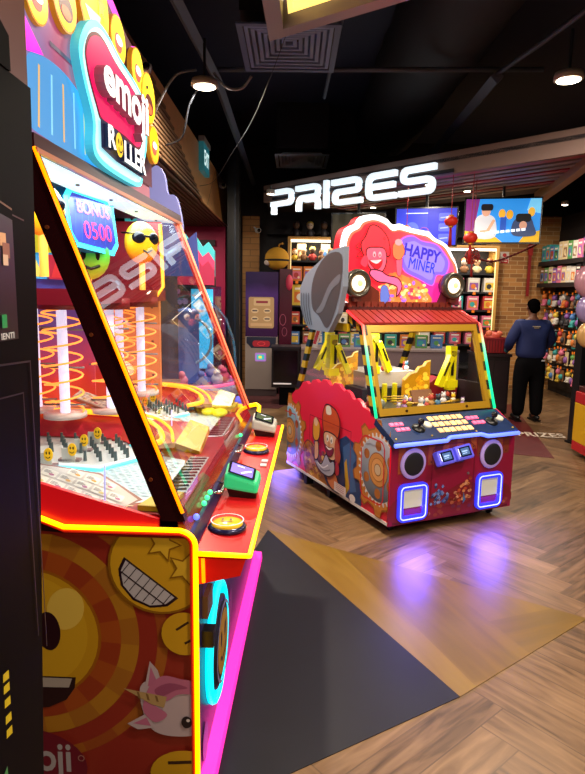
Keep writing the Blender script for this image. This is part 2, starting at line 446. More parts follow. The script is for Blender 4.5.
b = MB(); b.add([P0+Z3*3.1, P1+Z3*3.1, P2+Z3*3.1, P3+Z3*3.1, V((-.46, 11, 3.1)), P0+Z3*3.14, P1+Z3*3.14, P2+Z3*3.14, P3+Z3*3.14, V((-.46, 11, 3.14))], [(4,3,2,1,0), (5,6,7,8,9), (0,1,6,5), (1,2,7,6), (2,3,8,7), (3,4,9,8), (4,0,5,9)], A('#2a2226', rough=.7))
struct(b, 'ceiling_canopy')
b = MB()
for i in range(9):
    o = -nrm*(.14 + i*.19); a0, a1 = P0 + o + d*.05, P1 + o - d*(.12 - .07*i*0)
    # clip the far end at the side trim
    t = ((P1 - a0).cross(e)).z / (d.cross(e)).z; a1 = a0 + d*(t - .12)
    c = A('#a32430', rough=.5) if i % 3 == 1 else A('#8d7f7c', rough=.5)
    w = -nrm*.11; b.hexa([a0+Z3*3.03, a1+Z3*3.03, a1+w+Z3*3.03, a0+w+Z3*3.03, a0+Z3*3.1, a1+Z3*3.1, a1+w+Z3*3.1, a0+w+Z3*3.1], c)
struct(b, 'trim_11')
# dark back band above the shop shelves
b = MB(); b.b2((-.5, 10.98, 2.72), (3.42, 11.28, 4.3), A('#14131a', rough=.7)); struct(b, 'wall_shop_band')

# ---- PRIZES letters
sign = thing('lit_letter_sign', 'white glowing PRIZES letter sign hung along the canopy edge', 'sign', P0 + nrm*.1 + d*.27 + Z3*2.77, math.atan2(d.y, d.x))
LW = NEON('letter_white', (.78, .92, 1.0), 1.0)
H = .335
frs = ((0, 0, 0), X3, Z3)
def rnd(P, r=.06, n=4):
    o = [P[0]]
    for a, q, c in zip(P, P[1:], P[2:]):
        q0 = V(q); u = (V(a)-q0); w = (V(c)-q0); k = min(r, u.length*.5, w.length*.5); u = u.normalized()*k; w = w.normalized()*k
        for i in range(n+1):
            t = i/n; p = (q0+u)*(1-t)**2 + q0*2*t*(1-t) + (q0+w)*t*t; o.append((p.x, p.y))
    return o + [P[-1]]
T_ = .064
lets = {
 'P': (.46, [[(.045, 0), (.045, .2)], [(.0, .29), (.41, .29), (.41, .125), (.045, .125), (.045, .0)]]),
 'R': (.46, [[(.0, .29), (.41, .29), (.41, .16), (.09, .125)], [(.045, 0), (.045, .20)], [(.30, .12), (.41, .12), (.41, 0)]]),
 'I': (.10, [[(.05, 0), (.05, .335)]]),
 'Z': (.50, [[(0, .29), (.45, .29), (.45, .17), (.05, .17), (.05, .044), (.5, .044)]]),
 'E': (.46, [[(.46, .29), (.05, .29), (.05, .044), (.46, .044)], [(.05, .168), (.44, .168)]]),
 'S': (.48, [[(.48, .29), (.05, .29), (.05, .168), (.44, .168), (.44, .044), (0, .044)]])}
lets['P'] = (.46, [[(0, .291), (.415, .291), (.415, .135), (.0, .135)], [(.05, .135), (.05, 0)]])
lets['R'] = (.46, [[(0, .291), (.415, .291), (.415, .165), (.05, .165), (.05, 0)], [(.18, .135), (.415, .135), (.415, 0)]])
x = 0; sc = 2.70/(sum(v[0] for v in lets.values()) + 5*.055)
for ch in 'PRIZES':
    w, paths = lets[ch]; b = MB()
    for P in paths:
        P = [(p[0]*sc + x, p[1]) for p in P]; b.stroke(rnd(P, .085), T_, frs, .06, LW)
    b.build('letter', sign); x += (w + .055)*sc
b = MB(); b.b2((-.02, .05, .2), (2.9, .07, .24), A('#2a2a30', metal=.6)); b.build('mounting_rail', sign)

# ================================================================ ceiling services
def pipe(name, P, r, m, label, cat, sq=False): 
    b = MB(); b.tube(P, r, m, 4 if sq else 8, smooth=not sq); return tag(b.build(name), label, cat)
GR = A('#4c586c', rough=.55, metal=.3); GR2 = A('#4e5a70', rough=.5)
pipe('cable_tray', [(-.88, 3.3, 3.62), (-.74, 5.83, 3.62), (-.76, 11.2, 3.62)], .045, GR2, 'long grey steel channel running from the camera side to the far pillar', 'channel', True)
pipe('ceiling_conduit', [(-.74, 5.75, 3.66), (2.15, 5.62, 3.66)], .022, GR, 'thin grey conduit crossing the black ceiling from the left lamp', 'conduit')
pipe('ceiling_conduit', [(.35, 3.6, 3.70), (.30, 5.60, 3.70), (.28, 6.6, 3.70)], .018, GR, 'thin straight conduit running away above the small hanging light frame', 'conduit')
pipe('ceiling_duct', [(2.15, 3.0, 3.62), (1.86, 5.0, 3.62), (1.75, 5.62, 3.62)], .02, GR, 'thin slanted pipe at upper right leading to the right lamp', 'pipe')
pipe('ceiling_duct', [(1.75, 5.62, 3.60), (1.86, 8.8, 3.60)], .06, GR2, 'wide dark slanted beam in the ceiling behind the canopy', 'beam', True)
b = MB(); BW = A('#10131b', rough=.7)
rg = []
for k in range(26):
    y = 2.4 + k*.28; r = .42 + (.03 if k % 2 else 0) + random.uniform(-.02, .02); rg.append((1.35 + random.uniform(-.015, .015), y, 4.2)); 
b.tube(rg, [.46 + (.02 if k % 2 else 0) for k in range(26)], BW, 18); tag(b.build('air_duct'), 'fat black wrinkled air duct running along the upper right of the ceiling', 'duct')
def vent(loc, s, sy, n, m, m2, lab):
    t = thing('ceiling_vent', lab, 'vent', loc)
    b = MB()
    for i in range(n):
        k = 1 - i/n; w, h = s*k, sy*k; z = i*.012; th = .032 if i else .05
        fr = ((0, 0, -z*0), X3, -Y3)
        b.stroke([(-w, -h), (w, -h), (w, h), (-w, h)], th*.9, ((0, 0, .0 + z*.6), X3, -Y3), .012, m if i else m2, closed=True)
        if i: # slanted blade
            a = s*(1-i/n), sy*(1-i/n); c = a[0]-.0, a[1]-.0; q = a[0]-.035, a[1]-.035
            vs = [(-c[0], -c[1], z), (c[0], -c[1], z), (c[0], c[1], z), (-c[0], c[1], z), (-q[0], -q[1], z+.05), (q[0], -q[1], z+.05), (q[0], q[1], z+.05), (-q[0], q[1], z+.05)]
            b.add(vs, [(0, 1, 5, 4), (1, 2, 6, 5), (2, 3, 7, 6), (3, 0, 4, 7)], m)
    b.build('grille', t)
    b = MB(); b.b2((-s, -sy, .1), (s, sy, .7), A('#0c0e14')); b.build('plenum_box', t)
vent((-.07, 5.13, 3.60), .36, .45, 8, A('#7890c0', rough=.5), A('#586c94', rough=.5), 'large square black ceiling vent with nested frames beside the left lamp')
vent((.08, 9.25, 3.60), .36, .44, 7, A('#e4f0fa', rough=.5), A('#c8d8e8', rough=.5), 'smaller pale square ceiling vent above the letter P of the sign')
# ceiling lamps
LAMPM = NEON('lamp_face', (1, .86, .62), 14)
def lamp(loc, lab, drop=.35, r=.095, power=55):
    t = thing('ceiling_lamp', lab, 'lamp', loc)
    b = MB(); b.lathe([(r*.55, .055), (r*1.05, .05), (r*1.12, .02), (r*1.12, 0), (r*.98, -.003)], (0, 0, 0), A('#b8b0a4', rough=.5), 28); b.build('housing', t)
    b = MB(); b.lathe([(r*.9, -.004), (r*.9, -.008), (r*.5, -.012), (.001, -.012)], (0, 0, 0), LAMPM, 24); b.build('diffuser', t)
    b = MB(); b.cyl((0, 0, .05), (0, 0, drop), .012, A('#20242c')); b.build('stem', t)
    l = area('lamp_light', (0, 0, -.03), power, .16, (1, .84, .66), parent=t)
    return t
lamp((-.734, 5.06, 3.30), 'round white ceiling lamp glowing at left beside the bronze bulkhead', power=95)
lamp((2.02, 4.78, 3.30), 'round warm ceiling lamp glowing at the upper right edge', power=45)
lamp((-.33, 8.2, 2.98), 'small lamp under the left tip of the canopy, before the P', .1, .05, 12)
lamp((-2.1, 9.6, 2.80), 'round lamp added under the low ribbed ceiling to brighten the magenta wall', .06, .06, 30)  # extra lamp added because the magenta wall came out dark
lamp((1.55, 7.3, 2.97), 'small downlight under the canopy behind the last letters of the sign', .1, .04, 20)
for i, (x, y) in enumerate([(.9, 1.2), (2.6, .4), (2.9, 3.0), (1.0, -1.6), (.25, 3.2)]):   # unseen hall lamps added for light; the last one brightens the two machines
    lamp((x, y, 3.3), 'unseen round ceiling lamp added to light the hall above the viewer', .35, .095, 70)['group'] = 'added unseen hall lamps above the viewer'
CB = A('#8d8d90', rough=.5)
def cable(P, r, m, lab): b = MB(); b.tube(catmull(P, 8, False), r*.75, m, 6); return tag(b.build('ceiling_cable'), lab, 'cable')
cable([(-.80, 5.06, 3.42), (-.95, 5.0, 3.36), (-1.1, 5.1, 3.2), (-1.19, 5.3, 3.15)], .014, A('#5b6068'), 'grey flexible cable drooping left from the left ceiling lamp')
cable([(-.66, 5.06, 3.40), (-.56, 5.0, 3.28), (-.44, 5.0, 3.27), (-.36, 5.0, 3.36)], .014, A('#8a8a8c'), 'pale flexible cable looping right of the left ceiling lamp with a yellow end')
cable([(-.74, 5.1, 3.38), (-.88, 5.2, 3.2), (-.98, 5.4, 3.0), (-1.14, 5.5, 2.95)], .012, A('#20242c'), 'grey flexible cable hanging below the left ceiling lamp')
cable([(-.05, 4.6, 3.6), (-.32, 5.0, 3.1), (-.6, 5.8, 2.95), (-.95, 7.2, 2.95), (-1.19, 7.7, 2.98)], .003, A('#40444a'), 'thin pale wire swooping from the large vent to the bulkhead')
# exit sign
t = thing('exit_sign', 'green EXIT sign box fixed to the bronze bulkhead', 'sign', (bx+.05, 7.7, 3.17))
b = MB(); b.b2((-.045, 0, 0), (.015, .5, .34), A('#2e7c84', .25)); b.b2((-.045, -.02, .34), (.03, .52, .40), A('#b0aca4')); b.build('housing', t)
b = Art(((.017, 0, 0), Y3, Z3)); b.p(rect(.02, .02, .48, .32), A('#1f6f7a', .5)); b.tx('EXIT', .06, .08, .38, .18, A('#d8f4f0', 1.2), bold=.02); b.build('lettering', t)
def camera_dome(loc, lab, s=1):
    t = thing('security_camera', lab, 'camera', loc)
    b = MB(); b.lathe([(.02, .03), (.05, .02), (.055, 0), (.045, -.035), (.02, -.05)], (0, 0, 0), A('#c8ccd0', rough=.35), 20, Matrix.Diagonal((s, s, s))); b.build('shell', t)
    b = MB(); b.ball((.02*s, -.048*s, -.01*s), (.03*s, .02*s, .03*s), A('#101216', rough=.1)); b.build('lens', t)
    b = MB(); b.cyl((0, .0, .0), (-.07, .03, .05), .012, A('#b0b4b8')); b.build('bracket', t)
camera_dome((-1.13, 4.75, 3.33), 'small white security camera on the bulkhead next to the topper', .95)
camera_dome((-1.14, 9.7, 3.33), 'small white security camera near the pillar top')
camera_dome((-.62, 10.30, 2.72), 'tiny white security camera above the photo kiosk')

# hanging light frame at the top edge
t = thing('hanging_light_frame', 'angular hanging light frame with yellow strip and red slats at the top edge', 'lamp', (-.10, 2.91, 2.90))
pts = [(0, 0), (-.02, -.62), (.55, -1.0), (.9, -.66)]
b = MB(); b.stroke(pts, .07, ((.0, 0, 0), X3, -Y3*-1), .12, A('#7c7480', rough=.4), closed=True, lift=.06); b.build('frame', t)
inn = [(.065, -.1), (.05, -.56), (.53, -.9), (.79, -.645)]
b = MB(); b.stroke(inn, .022, ((0, 0, 0), X3, Y3), .05, NEON('warm_strip', (1, .72, .18), 1.4), closed=True, lift=.045); b.build('light_strip', t)
b = MB(); b.prism([(.06, -.1), (.05, -.56), (.53, -.9), (.79, -.645)], ((0, 0, .10), X3, Y3), .015, A('#a87848')); b.build('panel', t)
for i in range(9):
    f = (i+.5)/9; a = V((.05+.0*f, -.12-.42*f, .06)); q = V((.77-.22*f, -.64-.24*f, .06)); b = MB(); b.tube([a, q], .014, A('#a03028' if i % 2 else '#d8b890', .1), 4, smooth=False); b.build('slat', t)
for i, (x, y) in enumerate(((.05, -.1), (.8, -.64))):
    b = MB(); b.cyl((x, y, .1), (x, y, 1.35), .006, A('#444850')); b.build('suspension_rod', t)
# ================================================================ left machine: ticket roller game
RZL = -math.radians(2.1)
LM = thing('ticket_roller_machine', 'large glass fronted smiley coin roller game with orange neon edges, nearest at left', 'arcade machine', (-.298, 1.79, 0), RZL)
YN = NEON('neon_yellow', (1, .50, .0), 2.6); ON = NEON('neon_orange', (1, .22, .0), 2.3); MG = NEON('neon_magenta', (1, .03, .42), 1.15)
CY = NEON('neon_cyan', (.0, .75, .95), 1.5); RGL = NEON('red_glow', (1, .02, .01), .9)
REDP = A('#b01418', rough=.25); DKR = A('#3a0a0e', rough=.3); BK = A('#141013', rough=.3)
LEN = 1.87
# body: side profile extruded along y
prof = [(-.48, .05), (0, .05), (0, .90), (-.012, .935), (-.05, .95), (-.42, .95), (-.50, .985), (-1.15, .985), (-1.15, .05)]
b = MB(); b.prism(prof[0:0] + [(-1.15, .05), (0, .05), (0, .90), (-.012, .935), (-.05, .95), (-.42, .95), (-.50, .985), (-1.15, .985)], ((0, 0.012, 0), X3, Z3), LEN-.02, A('#2a1214', rough=.3), A('#1c1a44', rough=.35))
b.b2((-1.1, .08, 0), (-.04, LEN-.08, .05), BK); b.build('cabinet', LM)
# side picture
fs = ((0, .012, 0), X3, Z3)
a = Art(fs, .0003)
cR, cR2, cY, cY2, cO = A('#8e2c20', rough=.3), A('#a23c22', rough=.3), A('#c09018', rough=.3), A('#d2a420', rough=.3), A('#b06a1c', rough=.3)
a.p([(-.84, .05), (-.016, .05), (-.016, .915), (-.05, .93), (-.42, .93), (-.84, .96)], cR)
def clipx(P, x0=-.84, x1=-.016, y0=.05, y1=.925):
    def cut(P, f):   # f(p)>=0 keep
        o = []
        for i in range(len(P)):
            p, q = P[i-1], P[i]; fp, fq = f(p), f(q)
            if (fp >= 0) != (fq >= 0): t = fp/(fp-fq); o.append((p[0]+(q[0]-p[0])*t, p[1]+(q[1]-p[1])*t))
            if fq >= 0: o.append(q)
        return o
    for f in (lambda p: p[0]-x0, lambda p: x1-p[0], lambda p: p[1]-y0, lambda p: y1-p[1]):
        P = cut(P, f)
        if not P: return None
    return P
def cp(P, m, up=True):
    P = clipx(P)
    if P and len(P) > 2: a.p(P, m, up)
cx_, cz_ = -.55, .575
def sector(r0, r1, t0, t1): return circ(cx_, cz_, r1, n=10, a0=t0, a1=t1) + circ(cx_, cz_, r0, n=10, a0=t1, a1=t0)
for r0, r1, col in ((.42, .455, '#a05a20'), (.30, .36, '#ac7420'), (.22, .30, '#93381c')):
    for k in range(14):
        m = A(col if k % 2 else {'#a05a20': '#96481e', '#ac7420': '#a06420', '#93381c': '#a04a1c'}[col], rough=.3); cp(sector(r0, r1, -100+k*16, -84+k*16), m, False)
    a.up()
cp(circ(cx_, cz_, .235, n=40), A('#9a5a14', rough=.3)); cp(circ(cx_, cz_, .225, n=40), A('#c2901c', rough=.3)); cp(circ(cx_-.01, cz_+.01, .2, n=40), A('#cc9c22', rough=.3))
cp(circ(-.43, .67, .06, .075, rot=-20), A('#dcb850', rough=.3))
cp(circ(-.49, .59, .04, .068, rot=3), A('#2a1018', rough=.3)); 
cp([(-.65, .428), (-.405, .428), (-.41, .39), (-.44, .345), (-.50, .315), (-.57, .305), (-.65, .32)], A('#2a1418', rough=.3)); cp([(-.65, .423), (-.418, .423), (-.43, .39), (-.65, .385)], A('#a89c94', rough=.3))
# grinning star-eyed face, tilted
cp(circ(-.115, .83, .17, .165, n=36), A('#8a5a14', rough=.3)); cp(circ(-.115, .83, .162, .157, n=36), A('#cc9a20', rough=.3))
def rot2(P, cx, cy, ang): c, s = math.cos(math.radians(ang)), math.sin(math.radians(ang)); return [(cx + x*c - y*s, cy + x*s + y*c) for x, y in P]
mo = [(-.11, .0), (.11, .0), (.10, -.045), (.06, -.085), (0, -.1), (-.06, -.085), (-.10, -.045)]
cp(rot2([(x*1.0, y) for x, y in mo], -.145, .79, -38), A('#2a1820', rough=.3)); cp(rot2([(x*.9, y*.86 - .006) for x, y in mo], -.145, .79, -38), A('#b8b2b8', rough=.3))
for k in range(-3, 4): cp(rot2(rect(k*.028-.0015, -.092 + abs(k)*.010, k*.028+.0015, -.006), -.145, .79, -38), A('#2a1820', rough=.3), False)
a.up(); cp(rot2(rect(-.095, -.048, .095, -.044), -.145, .79, -38), A('#2a1820', rough=.3))
for X, Y in ((-.105, .905), (-.035, .825)):
    cp(star2d(X, Y, .03, .062, a0=70), A('#8a5c10', rough=.3)); cp(star2d(X, Y, .024, .052, a0=70), A('#d8ac30', rough=.3))
# winking face
cp(circ(-.04, .60, .075, n=28), A('#c8981e', rough=.3)); cp(rot2(rect(-.02, -.004, .03, .004), -.05, .625, 35), A('#3a2010')); cp(rot2(rect(-.01, -.004, .014, .004), -.03, .572, 30), A('#3a2010'))
# unicorn head
Wt, Pk, Pk2 = A('#b9a6ae', rough=.3), A('#b8688a', rough=.3), A('#94486c', rough=.3)
cp(catmull([(-.19, .40), (-.155, .43), (-.09, .41), (-.03, .40), (.03, .39), (.05, .3), (0, .24), (-.09, .23), (-.15, .25), (-.18, .31)], 5), Wt)
cp([(-.155, .50), (-.175, .40), (-.11, .40), (-.13, .47)], Wt); cp([(-.152, .48), (-.163, .41), (-.125, .41)], Pk)
cp([(-.235, .27), (-.17, .31), (-.14, .26), (-.2, .25)], Wt); cp([(-.215, .272), (-.17, .296), (-.155, .265)], Pk)
cp(catmull([(-.15, .42), (-.11, .45), (-.05, .44), (0, .43), (0, .39), (-.06, .385), (-.1, .36), (-.15, .35), (-.1, .31), (-.14, .28), (-.18, .32), (-.17, .38)], 5), Pk)
cp(catmull([(-.14, .40), (-.09, .425), (-.03, .41), (-.07, .40), (-.12, .375)], 4), Pk2)
cp([(-.245, .40), (-.10, .375), (-.11, .335), (-.15, .345)], A('#b09060', rough=.3))
for k in range(3): cp([(-.20+.03*k, .391-.006*k), (-.192+.03*k, .388-.006*k), (-.187+.03*k, .363-.004*k), (-.195+.03*k, .366-.004*k)], A('#7c5c34'), False)
a.up(); cp(circ(-.035, .285, .018, .022), A('#20141c')); cp(circ(-.03, .292, .006), A('#d0c8cc'))
cp(circ(-.04, .09, .12, .09), A('#c8981e', rough=.3)); cp(rot2(rect(-.04, -.006, .04, .006), -.06, .135, 5), A('#3a2010'))
# round maroon logo bottom left
cp(circ(-.62, .10, .245, .145, n=36), A('#6c1428', rough=.3)); 
a.tx('emoji', -.70, .045, .27, .14, A('#a8a0a4', rough=.3), bold=.02)
a.ring(-.395, .135, .010, .003, A('#a07068'))
a.build('side_picture', LM)
# near side neon edge
def zx(P, y): return [V((p[0], y, p[1])) for p in P]
edge = [(-.86, 1.17), (-.78, 1.15), (-.495, .978), (-.42, .953), (-.05, .953)] + [(-.05+.05*math.sin(t), .903+.05*math.cos(t)) for t in (.3, .6, .9, 1.2, 1.5)] + [(.001, .06)]
b = MB(); b.tube(zx([(-.86, .985), (-.50, .985), (-.42, .955), (-.05, .955)] + edge[5:], 0.002), .0085, YN, 8); b.build('neon_edge', LM)
b = MB(); b.tube(zx([(-.50, .972), (-.42, .940), (-.05, .940)] + [(-.05+.036*math.sin(t), .903+.036*math.cos(t)) for t in (.3, .6, .9, 1.2, 1.5)] + [(-.014, .06)], .004), .005, A('#c01808', .5), 6); b.build('edge_trim', LM)
b = MB(); b.tube([(.015, LEN-.1, .90), (.03, LEN-.1, .96), (.03, LEN-.06, 1.01), (.01, LEN-.02, 1.015), (-.05, LEN, 1.0), (-.22, LEN, 1.0)], .012, YN, 8)
b.tube([(.02, LEN-.09, .90), (.02, LEN-.0, .90)], .01, YN); b.build('neon_edge', LM)
# base LED strip, ledge
b = MB(); b.hexa([(0, .02, .02), (.052, .02, .0), (.052, LEN, .0), (0, LEN, .02), (0, .02, .05), (.048, .02, .045), (.048, LEN, .045), (0, LEN, .05)], MG); b.build('base_light_strip', LM)
b = MB(); b.hexa([(0, 0, .865), (.165, 0, .865), (.165, LEN, .865), (0, LEN, .865), (0, 0, .89), (.165, 0, .88), (.165, LEN, .88), (0, LEN, .89)], REDP)
b.build('control_ledge', LM)
b = MB(); b.tube([(0, -.003, .882), (.172, -.003, .879), (.172, LEN, .879)], .0085, YN, 8); b.build('ledge_neon', LM)
b = MB(); b.hexa([(0, .02, .765), (.14, .02, .80), (.14, LEN-.02, .80), (0, LEN-.02, .765), (0, .02, .865), (.16, .02, .865), (.16, LEN-.02, .865), (0, LEN-.02, .865)], A('#d4160c', .35, .3)); b.build('ledge_skirt', LM)
b = MB(); b.tube([(.02, .018, .86), (.022, .018, .775)], .006, ON); b.build('skirt_light', LM)
# front fascia (below ledge) with ring speaker
ff = ((.001, 0, 0), Y3, Z3)
a = Art(ff, .0006); a.p(rect(.02, .06, LEN-.02, .78), A('#20204e', rough=.3))
for y, z, s, c in ((.15, .66, .05, '#6a6ac0'), (.62, .62, .05, '#c0607c'), (.85, .5, .06, '#4a78c0'), (1.1, .6, .06, '#a050a0'), (.55, .33, .04, '#3a60a8'), (.75, .3, .05, '#7a3a80'), (.12, .12, .05, '#4650a0')): a.c(y, z, s, A(c, rough=.3), s*1.4)
a.build('front_panel_picture', LM)
for yy in (.34,):
    MX = Matrix.Rotation(PI/2, 3, 'Y')
    b = MB(); b.tube([(.012, yy + .19*math.cos(t*PI/16), .375 + .215*math.sin(t*PI/16)) for t in range(32)], .017, CY, 8, closed=True); r_ = b.build('ring_light', LM)
    b = MB(); b.lathe([(.172, .0), (.172, .02), (.15, .026), (.02, .03)], (0.004, yy, .375), A('#1a1a22', rough=.5), 28, MX); s_ = b.build('speaker', LM)
    a = Art(((.035, yy, .375), Y3, Z3)); a.c(0, 0, .12, A('#a87c14')); a.c(-.045, .03, .016, BK, .03); a.c(.045, .03, .016, BK, .03); a.ln([(-.06, -.035), (-.03, -.06), (.03, -.06), (.06, -.035)], .012, BK); a.ring(0, 0, .145, .012, A('#8a8ab0')); a.build('grille_emblem', s_)
b = MB(); b.b2((-.0, .09, .50), (.04, .14, .56), BK); b.b2((0, .1, .60), (.02, .2, .68), A('#6a4a38', rough=.4)); b.build('lock_plate', LM)
# console riser between glass and ledge
b = MB(); b.hexa([(-.05, .015, .88), (.0, .015, .885), (.0, LEN-.02, .885), (-.05, LEN-.02, .88), (-.06, .015, .99), (-.045, .015, .985), (-.045, LEN-.02, .985), (-.06, LEN-.02, .99)], A('#6a0e14', rough=.18)); b.build('console_riser', LM)
# buttons
def button(y, face=True):
    b = MB(); b.lathe([(.066, .0), (.068, .008), (.060, .016), (.050, .018)], (.072, y, .885), A('#1c1a44', rough=.25, metal=.3), 28)
    r_ = b.build('push_button', LM)
    b = MB(); b.lathe([(.055, 0), (.052, .006), (.035, .012), (.001, .014)], (.072, y, .902), A('#c8a020', .5, .2), 28); b.build('button_cap', r_)
    a = Art(((.072, y, .9165), X3, Y3)); 
    a.ln([(-.016, .012), (-.016, -.002)], .006, BK, up=False); a.ln([(.012, .012), (.012, -.002)], .006, BK, up=False); a.ln([(-.02, -.012), (0, -.018), (.02, -.012)], .005, BK); a.ring(0, 0, .056, .004, A('#c8c8d8', .1)); a.build('printed_face', r_)
for y in (.20, .74, 1.22): button(y)
def reader(y, lit):
    t = MB(); P = [(.035, y-.045, .885), (.14, y-.045, .885), (.14, y+.05, .885), (.035, y+.05, .885), (.02, y-.045, .93), (.145, y-.05, .915), (.15, y+.05, .925), (.02, y+.05, .95)]
    t.hexa(P, BK); r_ = t.build('card_reader', LM)
    bd = A('#28b070', .5, .3) if lit else A('#a8a8a0', .08, .35)
    t = MB(); P = [(.01, y-.06, .925), (.15, y-.065, .905), (.155, y+.05, .935), (.01, y+.055, .955), (.015, y-.05, .985), (.145, y-.055, .95), (.15, y+.045, .975), (.015, y+.045, 1.01)]
    t.hexa(P, bd); t.build('reader_shell', r_, bevel=.012)
    o = V((.03, y-.045, .9875)); u = (V((.135, y-.05, .954))-V((.022, y-.045, .9865))).normalized(); vv = (V((.022, y+.04, 1.012))-V((.022, y-.045, .9865))).normalized()
    a = Art((o, u, vv), .0008); a.z = .003; a.p(rrect(-.004, .0, .108, .085, .008), A('#101018', rough=.15)); a.p(rect(.006, .01, .098, .075), A('#5a48c8' if lit else '#2a3a20', .9 if lit else .3)); 
    a.ln([(.05, .02), (.09, .05)], .008, A('#e0e0ff', .8)); a.ln([(.03, .06), (.06, .06)], .005, A('#e0e0ff', .8)); a.build('screen', r_)
reader(.56, True); reader(1.60, False)
for y, z in ((1.05, .886), (.98, .886)):
    b = MB(); b.box((.13, y, z), (.03, .04, .006), A('#c8b8c0', rough=.3)); b.build('instruction_sticker', LM)
for y0 in (.42, 1.02):
    b = MB(); b.tube([(-.02, y0, .935), (.012, y0+.01, .935), (.012, y0+.13, .935), (-.02, y0+.14, .935)], .006, A('#d0d0d4', rough=.15, metal=.9), 8); b.build('chrome_handle', LM)
GN = NEON('green_led', (.05, 1, .3), 1.6)
b = MB(); 
for y in (.26, .32, .38, 1.3): b.ball((-.02, y, .952), .010, GN, 10)
b.build('green_status_light', LM)
b = MB(); b.ball((-.02, .12, .955), .011, NEON('blue_led', (.1, .15, 1), 2.0), 10); b.build('blue_status_light', LM)
# glass frame
g0, g1 = V((-.03, 0, .985)), V((-.457, 0, 2.10))
gd = (g1-g0).normalized(); gn = V((gd.z, 0, -gd.x)) # outward normal (+x,+z)
def post(y, m, neon, w=.062, nm='corner_post'):
    b = MB(); o = V((0, y, 0)); a_, c_ = g0 + o, g1 + o
    b.hexa([a_ - X3*w - Y3*.0, a_, a_ + Y3*.03, a_ - X3*w + Y3*.03, c_ - X3*w, c_, c_ + Y3*.03, c_ - X3*w + Y3*.03], m); p = b.build(nm, LM)
    b = MB(); b.tube([a_ + gd*.03 + gn*.002 - Y3*.001, c_ + gn*.002 - Y3*.001], .006, neon, 8); b.build('post_neon', p)
    b = MB(); 
    for f in (.12, .52, .8): q = a_.lerp(c_, f) - X3*w*.75; b.cyl(q + Y3*.0, q - Y3*.004, .006, A('#a0522c', metal=.7), seg=10)
    b.build('screw', p)
post(0, A('#2a0a0e', rough=.22), ON, .075)
post(LEN-.03, A('#c01e18', rough=.25), NEON('neon_salmon', (1, .25, .12), 1.0), .035)
# top rail + light tray
b = MB(); b.b2((-.475, -.005, 2.095), (-.452, LEN+.01, 2.14), A('#3c0c14', rough=.3)); b.b2((-.452, -.005, 2.085), (-.444, LEN+.01, 2.10), A('#c07858', rough=.3)); b.build('top_rail', LM)
b = MB(); b.add([(-.475, .01, 2.092), (-.66, .01, 2.105), (-.66, LEN, 2.105), (-.475, LEN, 2.092)], [(0, 1, 2, 3)], NEON('tray_white', (.72, .93, 1), 1.25))
b.b2((-.66, .01, 2.106), (-.475, LEN, 2.12), A('#8a8a90'))
b.build('light_tray', LM)
b = MB()
for k in range(5): b.cyl((-.56, .2+.38*k, 2.096), (-.56, .2+.38*k, 2.09), .008, A('#606870'), seg=10)
b.build('tray_screw', LM)
b = MB(); b.b2((-1.15, 0, 2.12), (-.47, LEN, 2.135), BK); b.build('roof_panel', LM)
# glass panes
GL = GLASS('clear_glass', (.97, .98, .98), 1.5)
GLF = GLASS('front_clear_glass', (.97, .98, .98), 1.55, .05)
b = MB(); o = -gn*.006; b.add([g0+o+Y3*.03, g0+o+Y3*(LEN-.03), g1+o+Y3*(LEN-.03), g1+o+Y3*.03], [(0, 1, 2, 3)], GLF); b.build('front_glass', LM)
b = MB(); b.add([(-1.1, .02, .99), (-.10, .02, .99), (-.53, .02, 2.09), (-1.1, .02, 2.09)], [(0, 1, 2, 3)], GL); b.build('side_glass', LM)
b = MB(); b.add([(-1.1, LEN-.02, .99), (-.07, LEN-.02, .99), (-.50, LEN-.02, 2.09), (-1.1, LEN-.02, 2.09)], [(0, 1, 2, 3)], GL); b.build('far_side_glass', LM)
# ---------------- interior
PINKB = A('#7a2a34', rough=.4); 
b = MB(); b.b2((-1.12, .03, .985), (-.06, LEN-.03, .995), A('#8a2228', rough=.3)); b.build('play_deck', LM)
# red glowing side lip
b = MB(); b.hexa([(-.84, .014, .95), (-.12, .014, .95), (-.12, .03, .95), (-.84, .03, .95), (-.84, .014, 1.19), (-.12, .014, .985), (-.12, .03, .985), (-.84, .03, 1.19)], A('#c81018', .42, .3)); b.build('glowing_side_lip', LM)
